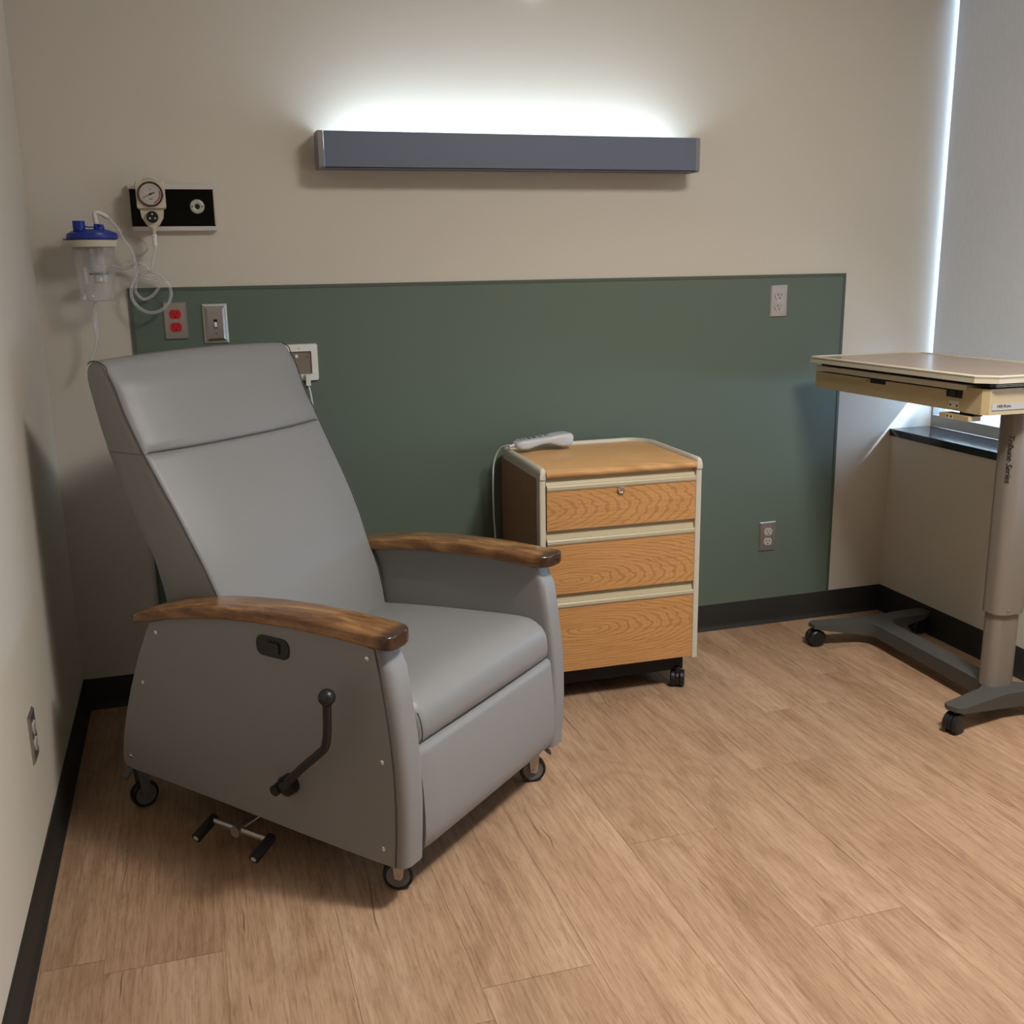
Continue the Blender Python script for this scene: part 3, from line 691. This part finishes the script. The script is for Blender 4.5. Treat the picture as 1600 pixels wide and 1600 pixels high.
bm = bmesh.new(); rings = [back_ring(ZS + 0.0005, 0.009), back_ring(ZS + 0.004, 0.003), back_ring(ZS + 0.010, -0.003)]
z = ZS + 0.03
while z < 1.135: rings.append(back_ring(z, -0.003)); z += 0.02
# rounded top
def top_ring(z, q):
    r = back_ring(z); ct = (ip(FR, z) + ip(RE, z)) / 2
    return [(WD / 2 + (x - WD / 2) * (1 - 0.03 * q * q), -(ct + (-y - ct) * math.sqrt(max(0.0, 1 - q * q))), zz) for x, y, zz in r]
for q, zz in ((0.25, 1.138), (0.45, 1.147), (0.62, 1.153), (0.78, 1.158), (0.90, 1.1615), (0.97, 1.163)):
    r = top_ring(min(zz, 1.14), q); rings.append([(x, y, zz + 0.010 * q * (1 - ((x - WD / 2) / 0.33) ** 2)) for x, y, _ in r])
add_loft(bm, rings); finish('headrest', bm, M_vinyl, CH, angle=60)
for mr in (False, True):
    pts = []
    for i in range(22):
        z = 0.50 + i * 0.0302
        sl = ip([(0.40, 0.080), (0.60, 0.078), (0.75, 0.064), (0.95, 0.052), (1.20, 0.048)], z)
        s = sl + 0.004; pts.append((WD - s if mr else s, -(ip(FR, z) - 0.0045), z))
    s = 0.054
    for t_, z_ in ((-0.842, 1.150), (-0.856, 1.159), (-0.872, 1.1635), (-0.890, 1.1635), (-0.905, 1.158)): pts.append((WD - s if mr else s, -t_, z_))
    tube('seam_welt', pts, 0.0016, M_seam, CH, n=8)
# seat cushion
prof = [(-0.55, 0.36), (-0.56, 0.43), (-0.52, 0.440), (-0.42, 0.450), (-0.32, 0.458), (-0.22, 0.465), (-0.12, 0.471), (-0.07, 0.473), (-0.035, 0.471), (-0.012, 0.464), (0.006, 0.452), (0.016, 0.437), (0.021, 0.418), (0.0225, 0.398), (0.0205, 0.380), (0.014, 0.3685), (0.0, 0.3665), (-0.1, 0.3665), (-0.3, 0.362)]
bm = bmesh.new(); rings = []
s0, s1 = 0.073, WD - 0.073
for i in range(41):
    q = i / 40; x = 2 * q - 1; s = s0 + (s1 - s0) * q
    edge = max(0.0, (abs(x) - 0.95) / 0.05); drop = 0.008 * (1 - math.sqrt(max(0, 1 - edge * edge)))
    crown = 0.010 * (1 - x * x)
    ring = []
    for t, z in prof:
        up_ = (z - 0.36) / 0.11
        ring.append((s, -(t - (0.005 if t > -0.03 else 0) + (crown * 0.5 - drop if t > -0.03 else 0) * (1 if 0.372 < z < 0.47 else 0.3)), z + (crown - drop) * max(0, up_)))
    rings.append(ring)
add_loft(bm, rings); finish('seat_cushion', bm, M_vinyl, CH, angle=60)
tube('seam_welt', [(0.076 + 0.0, -(0.015), 0.445), (0.0768, -0.0225, 0.425), (0.0772, -0.0255, 0.400), (0.0775, -0.0225, 0.380)], 0.0016, M_seam, CH, n=8)
# kick panel
prof = [(-0.05, 0.362), (0.012, 0.3625), (0.0205, 0.358), (0.0235, 0.345), (0.028, 0.30), (0.032, 0.25), (0.034, 0.20), (0.033, 0.16), (0.029, 0.132), (0.020, 0.122), (-0.05, 0.120)]
bm = bmesh.new(); rings = []
s0, s1 = 0.0725, WD - 0.0725
for i in range(21):
    q = i / 20; x = 2 * q - 1; s = s0 + (s1 - s0) * q
    edge = max(0.0, (abs(x) - 0.94) / 0.06); drop = 0.005 * (1 - math.sqrt(max(0, 1 - edge * edge)))
    rings.append([(s, -(t - (drop if t > 0 else 0)), z) for t, z in prof])
add_loft(bm, rings); finish('kick_panel', bm, M_vinyl, CH, angle=55)
box('underframe_light_block', 0.076, WD - 0.076, 0.06, 0.80, 0.112, 0.358, M_blackmatte, CH)  # dark box added between the arms to block light under the seat
box('rear_panel', 0.076, WD - 0.076, 0.80, 0.815, 0.145, 0.42, M_vinyl, CH)
# handle recess and crank on the near side
bm = bmesh.new(); th = R(-1)
def rr2(w_, h_, r_, c_, s_):
    out = []
    for u, v in rrect(-w_, w_, -h_, h_, r_, 5):
        uu = u * math.cos(th) - v * math.sin(th); vv = u * math.sin(th) + v * math.cos(th)
        out.append((s_, -(c_[0] + uu), c_[1] + vv))
    return out
cc_ = (-0.3155, 0.5605)
add_loft(bm, [rr2(0.048, 0.0235, 0.018, cc_, 0.003), rr2(0.048, 0.0235, 0.018, cc_, -0.003), rr2(0.045, 0.0205, 0.016, cc_, -0.0045), rr2(0.038, 0.0150, 0.010, cc_, -0.0030)])
lr = finish('latch_recess', bm, M_black, CH, angle=30)
bm = bmesh.new(); add_loft(bm, [rr2(0.018, 0.014, 0.005, (-0.312, 0.559), -0.001), rr2(0.017, 0.013, 0.005, (-0.312, 0.559), -0.0062)]); finish('latch_paddle', bm, M_black, lr, bevel=0.001)
ck = cyl('crank', (0.004, 0.290, 0.238), (-0.020, 0.290, 0.238), 0.024, M_black, CH, bevel=0.003)
tube('crank_arm', [(-0.030, 0.296, 0.238), (-0.048, 0.262, 0.262), (-0.056, 0.232, 0.292), (-0.060, 0.190, 0.332), (-0.060, 0.152, 0.366), (-0.060, 0.130, 0.388), (-0.060, 0.1215, 0.415), (-0.060, 0.118, 0.450), (-0.060, 0.1165, 0.490)], 0.0095, M_black, ck, n=14)
bm = bmesh.new(); bmesh.ops.create_uvsphere(bm, u_segments=24, v_segments=16, radius=0.0185, matrix=Matrix.Translation((-0.060, 0.1155, 0.5055))); finish('crank_knob', bm, M_black, ck, angle=80)
cyl('crank_stub', (-0.012, 0.300, 0.240), (-0.046, 0.300, 0.236), 0.013, M_black, ck, bevel=0.003)
# foot pedal
pdl = cyl('brake_pedal', (0.006, 0.470, 0.070), (-0.014, 0.470, 0.070), 0.014, M_steel, CH, bevel=0.002)
bm = bmesh.new(); add_tube(bm, [(0.0, 0.565, 0.070), (0.0, 0.470, 0.070), (0.0, 0.377, 0.070)], 0.0085, 12); add_tube(bm, [(0.0, 0.47, 0.07), (0.14, 0.46, 0.09), (0.30, 0.45, 0.155)], 0.007, 10)
finish('pedal_bar', bm, M_steel, pdl)
for y in (0.560, 0.374):
    pg = cyl('pedal_grip', (0.010, y, 0.072), (-0.060, y - 0.008, 0.054), 0.0125, M_black, pdl, bevel=0.002)
    cyl('grip_end', (-0.060, y - 0.008, 0.054), (-0.0615, y - 0.0082, 0.0535), 0.0065, M_aluwhite, pdl, n=14)

def caster(parent, x, y, heading, r=0.036, wd=0.024, topz=0.118, tyre=M_black, hub=M_castgrey, fork=M_fork, brake=True):
    # heading: direction (radians, parent frame) the wheel rolls towards; swivel stem trails
    d = Vector((math.cos(heading), math.sin(heading), 0)); a = Vector((-d.y, d.x, 0)); c_ = Vector((x, y, r))
    bm = bmesh.new()
    for s in (-1, 1):
        o_ = a * (s * (wd / 2 + 0.004)); t_ = 0.0016
        pr = [(-0.008, -0.004), (0.006, -0.008), (0.012, 0.0), (0.020, topz - r - 0.008), (-0.014, topz - r - 0.008)]
        add_loft(bm, [[c_ + o_ + a * (k_ * t_) + d * u + Vector((0, 0, v)) for u, v in pr] for k_ in (-1, 1)])
    cz_ = topz - 0.008
    add_cyl(bm, (x + d.x * 0.004, y + d.y * 0.004, cz_), (x + d.x * 0.004, y + d.y * 0.004, topz + 0.012), 0.019, n=20)
    add_cyl(bm, tuple(c_ + a * (wd / 2 + 0.007)), tuple(c_ - a * (wd / 2 + 0.007)), 0.0045, n=12)
    fo = finish('caster', bm, fork, parent)
    bm = bmesh.new(); prof = [(0.0, -wd / 2 * 0.8), (r * 0.74, -wd / 2 * 0.8), (r * 0.80, -wd / 2), (r * 0.94, -wd / 2), (r, -wd / 2 * 0.55), (r, wd / 2 * 0.55), (r * 0.94, wd / 2), (r * 0.80, wd / 2), (r * 0.74, wd / 2 * 0.8), (0.0, wd / 2 * 0.8)]
    q = a.to_track_quat('Z', 'Y'); mt = Matrix.Translation(c_) @ q.to_matrix().to_4x4()
    add_lathe(bm, prof, n=36); bmesh.ops.transform(bm, matrix=mt, verts=bm.verts); finish('wheel', bm, tyre, fo, angle=30)
    bm = bmesh.new(); add_lathe(bm, [(0.0, -wd / 2 * 0.92), (r * 0.62, -wd / 2 * 0.92), (r * 0.76, -wd / 2 * 1.02), (r * 0.76, wd / 2 * 1.02), (r * 0.62, wd / 2 * 0.92), (0.0, wd / 2 * 0.92)], n=32); bmesh.ops.transform(bm, matrix=mt, verts=bm.verts); finish('hub', bm, hub, fo, angle=25)
    if brake:
        bm = bmesh.new(); rg_ = []
        for u, v, hw in ((0.030, topz - r - 0.022, 0.012), (0.042, topz - r - 0.034, 0.013), (0.050, topz - r - 0.038, 0.012)):
            p_ = c_ + d * u + Vector((0, 0, v)); rg_.append([p_ + a * (sx * hw) + Vector((0, 0, sz * 0.004)) for sx, sz in ((-1, -1), (1, -1), (1, 1), (-1, 1))])
        add_loft(bm, rg_); finish('brake_tab', bm, M_castgrey, fo, bevel=0.001)
    return fo
caster(CH, 0.080, 0.058, R(-60), topz=0.112)
caster(CH, 0.665, 0.040, R(-50), topz=0.118)
caster(CH, 0.055, 0.868, R(165), topz=0.136, fork=M_castgrey)
caster(CH, 0.685, 0.850, R(80), topz=0.136)

# ------------------------------------------------------------------ bedside cabinet
CB = thing('bedside_cabinet', 'oak-faced bedside cabinet with three drawers and cream trim on casters', 'cabinet', (1.382, -0.483, 0.0), R(-1.03))
CWd, CD = 0.536, 0.440
def cb(name, x0, x1, y0, y1, z0, z1, m, bev=0.0, par=None): return box(name, x0, x1, y0, y1, z0, z1, m, par or CB, bevel=bev)
cb('side_panel', 0.004, 0.020, 0.030, CD, 0.115, 0.742, M_walnut)
cb('side_panel', CWd - 0.020, CWd - 0.004, 0.030, CD, 0.115, 0.742, M_walnut)
cb('back_panel', 0.020, CWd - 0.020, CD - 0.012, CD, 0.115, 0.742, M_walnut)
cb('carcass', 0.020, CWd - 0.020, 0.020, CD - 0.012, 0.120, 0.738, M_blackmatte)
cb('plinth', 0.030, CWd - 0.030, 0.045, CD - 0.02, 0.058, 0.120, M_blackmatte)
for x0 in (0.0, CWd - 0.020):
    pr = rrect(x0, x0 + 0.020, 0.0, 0.034, 0.004, 3)
    prism('corner_post', pr, 'z', 0.112, 0.741, M_trimgrey, CB)
# wooden top with rounded front nose
bm = bmesh.new(); nose = [(0.430, 0.744), (-0.002, 0.744), (-0.007, 0.748), (-0.009, 0.7555), (-0.007, 0.762), (-0.001, 0.7645), (0.430, 0.7645)]
add_prism(bm, nose, 'x', 0.020, CWd - 0.020); finish('wooden_top', bm, M_oaktop, CB, angle=50)
# U-shaped raised rim around three sides
bm = bmesh.new()
path = [(0.011, -0.004), (0.011, 0.06), (0.011, CD - 0.050), (0.016, CD - 0.026), (0.030, CD - 0.012), (0.055, CD - 0.006), (CWd - 0.085, CD - 0.006), (CWd - 0.055, CD - 0.014), (CWd - 0.030, CD - 0.040), (CWd - 0.013, CD - 0.085), (CWd - 0.011, 0.06), (CWd - 0.011, -0.004)]
P3 = [Vector((x, y, 0)) for x, y in path]; rings = []
for i, p in enumerate(P3):
    t_ = (P3[min(i + 1, len(P3) - 1)] - P3[max(i - 1, 0)]).normalized(); nv = Vector((-t_.y, t_.x, 0))
    sc = 0.72 if i in (0, len(P3) - 1) else 1.0
    pr = [(0.0125, 0.741), (0.0135, 0.757), (0.011, 0.770), (0.004, 0.776), (-0.004, 0.776), (-0.009, 0.771), (-0.0105, 0.7645), (-0.0105, 0.741)]
    rings.append([p + nv * (a_ * (1 if sc == 1 else 0.8)) + Vector((0, 0, 0.741 + (z_ - 0.741) * sc)) for a_, z_ in pr])
p0 = rings[0]; rings.insert(1, [v + (Vector((0, 0.008, 0))) for v in [Vector((a.x, a.y, 0.741 + (a.z - 0.741) / 0.72)) for a in p0]])
pl = rings[-1]; rings.insert(-1, [Vector((a.x, a.y + 0.008, 0.741 + (a.z - 0.741) / 0.72)) for a in pl])
add_loft(bm, rings); finish('top_rim', bm, M_trimgrey, CB, angle=45)
def drawer(z0, z1, zr, m, lock=False):
    d_ = box('drawer', 0.0225, CWd - 0.0225, -0.002, 0.016, z0, z1, m, CB, bevel=0.0008)
    bm = bmesh.new()
    pr = [(-0.0035, z1 - 0.001), (-0.0055, z1 + 0.003), (-0.0055, z1 + 0.0125), (-0.0030, z1 + 0.016), (0.004, z1 + 0.0165), (0.014, zr), (0.020, zr), (0.020, z1 - 0.001)]
    add_prism(bm, pr, 'x', 0.0225, CWd - 0.0225); h_ = finish('drawer_pull', bm, M_pull, d_, angle=25)
    bm = bmesh.new(); add_box(bm, 0.0225, CWd - 0.0225, -0.0068, -0.0050, z1 + 0.0055, z1 + 0.0075); add_box(bm, 0.0225, CWd - 0.0225, -0.0068, -0.0050, z1 + 0.0100, z1 + 0.0115)
    finish('pull_ridge', bm, M_cream, d_)
    if lock:
        k_ = lathe('lock', [(0.0, -0.001), (0.0125, -0.001), (0.0125, -0.007), (0.0105, -0.009), (0.0075, -0.0085), (0.007, -0.0065), (0.0, -0.0065)], M_chrome, d_, c=(0.262, -0.001, z1 - 0.010), axis='y')
    return d_
drawer(0.581, 0.704, 0.743, M_oak[0], True)
drawer(0.376, 0.535, 0.578, M_oak[1])
drawer(0.119, 0.331, 0.373, M_oak[2])
def twin_caster(parent, x, y, heading, r=0.028, topz=0.06):
    d = Vector((math.cos(heading), math.sin(heading), 0)); a = Vector((-d.y, d.x, 0)); c_ = Vector((x, y, r))
    bm = bmesh.new(); add_cyl(bm, tuple(c_ - a * 0.004), tuple(c_ + a * 0.004), r * 0.9, n=24); add_cyl(bm, (x - d.x * 0.006, y - d.y * 0.006, r), (x - d.x * 0.006, y - d.y * 0.006, topz + 0.01), 0.010, n=14)
    fo = finish('caster', bm, M_black, parent)
    q = a.to_track_quat('Z', 'Y')
    for s in (-1, 1):
        bm = bmesh.new(); add_lathe(bm, [(0.0, -0.0085), (r * 0.86, -0.0085), (r, -0.005), (r, 0.005), (r * 0.86, 0.0085), (r * 0.3, 0.0095), (0.0, 0.0095)], n=32)
        bmesh.ops.transform(bm, matrix=Matrix.Translation(c_ + a * (s * 0.0145)) @ q.to_matrix().to_4x4(), verts=bm.verts); finish('wheel', bm, M_black, fo, angle=30)
    return fo
twin_caster(CB, CWd - 0.048, 0.045, R(65)); twin_caster(CB, 0.05, 0.05, R(80)); twin_caster(CB, CWd - 0.05, CD - 0.05, R(80)); twin_caster(CB, 0.05, CD - 0.05, R(80))

# call remote (pillow speaker) and cord
rm = thing('call_remote', 'light grey corded call remote lying on top of the bedside cabinet', 'remote', (1.412, -0.141, 0.7755), R(7))
rm.scale = (1.06, 1.0, 1.0)
st6 = [(-0.002, 0.012, 0.012, 0.022), (0.004, 0.022, 0.006, 0.027), (0.018, 0.026, 0.0, 0.030), (0.040, 0.0265, 0.000, 0.0315), (0.065, 0.025, 0.007, 0.033), (0.090, 0.024, 0.012, 0.035), (0.115, 0.025, 0.0125, 0.037), (0.135, 0.0285, 0.006, 0.040), (0.155, 0.031, 0.0, 0.042), (0.175, 0.031, 0.0, 0.0425), (0.190, 0.027, 0.006, 0.041), (0.198, 0.018, 0.014, 0.036), (0.201, 0.008, 0.020, 0.031)]
bm = bmesh.new(); rings = []
for x, hw, z0, z1 in st6:
    rr_ = min(0.010, (z1 - z0) * 0.42, hw * 0.6)
    rings.append([(x, y, z) for y, z in rrect(-hw, hw, z0, z1, rr_, 4)])
add_loft(bm, rings); M_remote = mat('remote_grey', (0.50, 0.51, 0.52), 0.42); finish('remote_body', bm, M_remote, rm, angle=50)
bm = bmesh.new(); rings = []
for x, hw in ((0.010, 0.016), (0.016, 0.020), (0.10, 0.019), (0.15, 0.025), (0.178, 0.025), (0.188, 0.019)):
    zt = ip([(0.0, 0.0275), (0.018, 0.0302), (0.040, 0.0317), (0.065, 0.0332), (0.09, 0.0352), (0.115, 0.0372), (0.135, 0.0402), (0.155, 0.0422), (0.175, 0.0427), (0.19, 0.0412)], x)
    rings.append([(x, -hw, zt - 0.001), (x, hw, zt - 0.001), (x, hw, zt + 0.0012), (x, -hw, zt + 0.0012)])
add_loft(bm, rings); kp = finish('keypad', bm, mat('keypad_blue_grey', (0.42, 0.46, 0.50), 0.45), rm)
for i, (x, y, w2, h2, m_) in enumerate([(0.022, 0.008, .005, .003, 0), (0.022, -0.008, .005, .003, 0), (0.036, 0.008, .005, .003, 0), (0.036, -0.008, .005, .003, 0), (0.052, 0.0, .005, .010, 1), (0.068, 0.0, .003, .009, 1), (0.090, 0.007, .004, .004, 0), (0.090, -0.007, .004, .004, 0), (0.112, 0.0, .006, .005, 0)]):
    zt = 0.0285 + x * 0.095
    box('button', x - w2, x + w2, y - h2, y + h2, zt, zt + 0.0035, mat('button_%d' % i, (0.14, 0.19, 0.25) if m_ else (0.24, 0.27, 0.31), 0.5), kp, bevel=0.0006)
cyl('strain_relief', (-0.020, -0.001, 0.0125), (0.002, 0.0, 0.016), 0.0048, M_remote, rm, r1=0.0065)
M_cord = mat('white_cord', (0.66, 0.66, 0.62), 0.45)
cord = [(1.405, -0.142, 0.789), (1.396, -0.134, 0.790), (1.386, -0.120, 0.787), (1.374, -0.100, 0.776), (1.363, -0.088, 0.752), (1.356, -0.082, 0.722), (1.3535, -0.080, 0.69), (1.352, -0.080, 0.62), (1.353, -0.080, 0.54), (1.356, -0.082, 0.46), (1.352, -0.085, 0.30), (1.345, -0.09, 0.12), (1.33, -0.10, 0.03), (1.25, -0.12, 0.005), (1.05, -0.12, 0.005), (0.86, -0.10, 0.005), (0.80, -0.06, 0.02), (0.79, -0.045, 0.12), (0.785, -0.04, 0.45), (0.780, -0.038, 0.80), (0.772, -0.034, 0.95), (0.764, -0.032, 1.01)]
tg = tube('remote_cord', cord, 0.0030, M_cord, n=10); tag(tg, 'thin white cord hanging down the left side of the bedside cabinet', 'cord')
bm = bmesh.new(); add_box(bm, 0.757, 0.771, -0.038, -0.0108, 1.008, 1.042); pg_ = finish('cord_plug', bm, M_white, None, bevel=0.002); pg_.parent = tg

# ------------------------------------------------------------------ overbed table
TB = thing('overbed_table', 'overbed table with laminate top and a single taupe column in front of the window', 'table', (2.7165, -0.935, 0.0), R(-1.4))
# base frame: plan outline with Y-shaped near feet and T-shaped far feet
bp_ = [(-0.036, 0.46), (-0.036, 0.03), (-0.048, 0.0), (-0.075, -0.022), (-0.245, -0.080), (-0.252, -0.100), (-0.240, -0.128), (-0.215, -0.135), (-0.03, -0.086), (0.03, -0.086), (0.215, -0.135), (0.240, -0.128), (0.252, -0.100), (0.245, -0.080), (0.075, -0.022), (0.048, 0.0), (0.036, 0.03), (0.036, 0.46)]
far = [(0.036, 0.56), (0.048, 0.590), (0.075, 0.608), (0.205, 0.612), (0.245, 0.632), (0.247, 0.668), (0.225, 0.684), (0.06, 0.668), (0.0, 0.672), (-0.06, 0.668), (-0.225, 0.684), (-0.247, 0.668), (-0.245, 0.632), (-0.205, 0.612), (-0.075, 0.608), (-0.048, 0.590), (-0.036, 0.56)]
pts_ = bp_ + far
bm = bmesh.new(); v0 = [bm.verts.new((x, y, 0.046)) for x, y in pts_]; v1 = [bm.verts.new((x, y, 0.086)) for x, y in pts_]
n = len(pts_)
for i in range(n): bm.faces.new((v0[i], v0[(i + 1) % n], v1[(i + 1) % n], v1[i]))
bm.faces.new(v1); bm.faces.new(v0[::-1])
# thin the feet towards their tips
for v in v0:
    tipf = max(0.0, min(1.0, (abs(v.co.x) - 0.10) / 0.13)); v.co.z = 0.040 + 0.032 * tipf
finish('base_frame', bm, M_basegrey, TB, bevel=0.006, seg=3)
def small_caster(x, y, hd): 
    return twin_caster(TB, x, y, hd, r=0.031, topz=0.062)
for x, y, h_ in ((-0.228, -0.106, R(200)), (0.222, -0.106, R(-20)), (-0.224, 0.655, R(180)), (0.212, 0.655, R(0))): small_caster(x, y, h_)
def dshape(hw, d0, d1, r, k=7):
    return rrect(-hw, hw, d0, d1, r, k)
prism('inner_column', dshape(0.047, -0.034, 0.034, 0.026), 'z', 0.084, 0.50, M_column, TB)
oc = prism('outer_column', dshape(0.054, -0.045, 0.042, 0.032), 'z', 0.322, 0.945, M_column, TB)
box('cable_rail', 0.052, 0.062, -0.020, 0.020, 0.330, 0.945, M_column, oc, bevel=0.002)
cyl('screw', (-0.018, -0.0445, 0.338), (-0.018, -0.0470, 0.338), 0.004, M_steel, oc, n=12)
# vertical lettering on the column, reading downwards
mt = Matrix.Translation((-0.0517, -0.0275, 0.872)) @ Matrix.Rotation(math.atan2(-0.9, 0.44), 4, 'Z') @ Matrix.Rotation(R(90), 4, 'X') @ Matrix.Rotation(R(-90), 4, 'Z')
text_mesh('lettering', 'Tribune Series', 0.0245, M_ink, oc, mt, shear=0.25)
# tilt empty-free: top assembly leans very slightly, built directly with slope
def zt_(y): return 1.0505 - (y + 0.08) * 0.015
def top_outline(x0, x1, y0, y1, ch):
    return [(x0 + ch, y0), (x1 - ch, y0), (x1, y0 + ch), (x1, y1 - ch), (x1 - ch, y1), (x0 + ch * 0.35, y1), (x0, y1 - ch * 0.35), (x0, y0 + ch)]
X0t, X1t, Y0t, Y1t = -0.232, 0.205, -0.115, 0.785
def slab(name, ol, dz0, dz1, m, parent, bev=0.0, seg=2):
    bm = bmesh.new(); add_loft(bm, [[(x, y, zt_(y) + dz0) for x, y in ol], [(x, y, zt_(y) + dz1) for x, y in ol]])
    return finish(name, bm, m, parent, bevel=bev, seg=seg)
tp = slab('tabletop', top_outline(X0t, X1t, Y0t, Y1t, 0.045), -0.0185, -0.0015, M_cream, TB, 0.003)
# raised cream rim ring around laminate
bm = bmesh.new(); oo = top_outline(X0t, X1t, Y0t, Y1t, 0.045); ii = top_outline(X0t + 0.012, X1t - 0.012, Y0t + 0.012, Y1t - 0.012, 0.040); i2 = top_outline(X0t + 0.014, X1t - 0.014, Y0t + 0.014, Y1t - 0.014, 0.040)
o2 = top_outline(X0t + 0.003, X1t - 0.003, Y0t + 0.003, Y1t - 0.003, 0.044)
rr3 = [[(x, y, zt_(y) + dz) for x, y in q] for q, dz in ((oo, -0.006), (oo, 0.0005), (o2, 0.003), (ii, 0.003), (i2, -0.0015))]
add_loft(bm, rr3, cap=False); finish('raised_rim', bm, M_cream, tp, angle=30)
slab('laminate_surface', i2, -0.0014, -0.0004, M_laminate, tp)
# second leaf below the top, its edge lip
lf = slab('sliding_tray', [(x, y) for x, y in ((-0.212, -0.015), (0.17, -0.015), (0.17, 0.765), (-0.212, 0.765))], -0.046, -0.0300, M_cream, TB, 0.003)
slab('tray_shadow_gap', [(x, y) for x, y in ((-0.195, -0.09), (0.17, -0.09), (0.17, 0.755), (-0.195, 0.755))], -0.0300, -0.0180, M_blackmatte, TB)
slab('tray_handle', [(x, y) for x, y in ((-0.212, 0.46), (-0.17, 0.46), (-0.17, 0.735), (-0.212, 0.735))], -0.062, -0.051, M_tan, TB, 0.003)
# tan housing with open top edge
hs = slab('mechanism_housing', [(x, y) for x, y in ((-0.203, -0.072), (-0.190, -0.088), (0.175, -0.088), (0.175, 0.775), (-0.203, 0.775))], -0.108, -0.052, M_tan, TB, 0.003)
slab('housing_slot', [(x, y) for x, y in ((-0.2045, 0.37), (-0.17, 0.37), (-0.17, 0.45), (-0.2045, 0.45))], -0.064, -0.0465, M_blackmatte, hs)
# raised near corner block, slots between leaves at the near end
slab('corner_block', [(x, y) for x, y in ((-0.2045, -0.073), (-0.191, -0.0895), (0.178, -0.0895), (0.178, -0.06), (-0.19, 0.005), (-0.2045, 0.005))], -0.109, -0.036, M_tan, TB, 0.003)
slab('latch_opening', [(x, y) for x, y in ((-0.2055, 0.008), (-0.17, 0.008), (-0.17, 0.075), (-0.2055, 0.075))], -0.070, -0.040, M_blackmatte, hs)
lt = slab('latch_catch', [(x, y) for x, y in ((-0.209, 0.03), (-0.18, 0.03), (-0.18, 0.055), (-0.209, 0.055))], -0.066, -0.050, M_black, hs, 0.002)
bm = bmesh.new()
for dz in (-0.031, -0.0265):
    ol = [(-0.175, -0.0905), (0.17, -0.0905), (0.17, -0.07), (-0.165, -0.07)]
    add_loft(bm, [[(x, y, zt_(y) + dz) for x, y in ol], [(x, y, zt_(y) + dz + 0.002) for x, y in ol]])
finish('leaf_edges', bm, M_trimgrey, TB)
lv = slab('release_lever', [(x, y) for x, y in ((-0.212, -0.035), (-0.17, -0.035), (-0.17, 0.09), (-0.212, 0.09))], -0.132, -0.118, M_tan, TB, 0.003)
slab('lever_stem', [(x, y) for x, y in ((-0.19, -0.03), (-0.16, -0.03), (-0.16, 0.03), (-0.19, 0.03))], -0.12, -0.10, M_blackmatte, lv)
# small icon stickers
def sticker(y0, y1, d0, d1, x, par):
    slab('icon_sticker', [(x, y0), (x + 0.003, y0), (x + 0.003, y1), (x, y1)], d0, d1, M_cream, par)
    ym = (y0 + y1) / 2
    for a_, b_ in ((y0 + 0.004, y0 + 0.010), (y1 - 0.010, y1 - 0.004)):
        slab('icon_mark', [(x - 0.0004, a_), (x + 0.002, a_), (x + 0.002, b_), (x - 0.0004, b_)], d0 + 0.005, d0 + 0.011, M_ink, par)
sticker(0.020, 0.062, -0.101, -0.080, -0.2040, hs)
sticker(0.030, 0.060, -0.1325, -0.120, -0.2130, lv)
# maker label on the near end
lb = slab('maker_label', [(-0.182, -0.0905), (0.05, -0.0905), (0.05, -0.088), (-0.182, -0.088)], -0.097, -0.077, mat('label_silver', (0.42, 0.40, 0.38), 0.45), TB)
text_mesh('lettering', 'Hill-Rom.', 0.0125, M_ink, lb, Matrix.Translation((-0.166, -0.0909, zt_(-0.1) - 0.085)) @ Matrix.Rotation(R(90), 4, 'X'))
slab('label_rule', [(-0.182, -0.0909), (0.05, -0.0909), (0.05, -0.088), (-0.182, -0.088)], -0.0965, -0.0955, M_ink, lb)
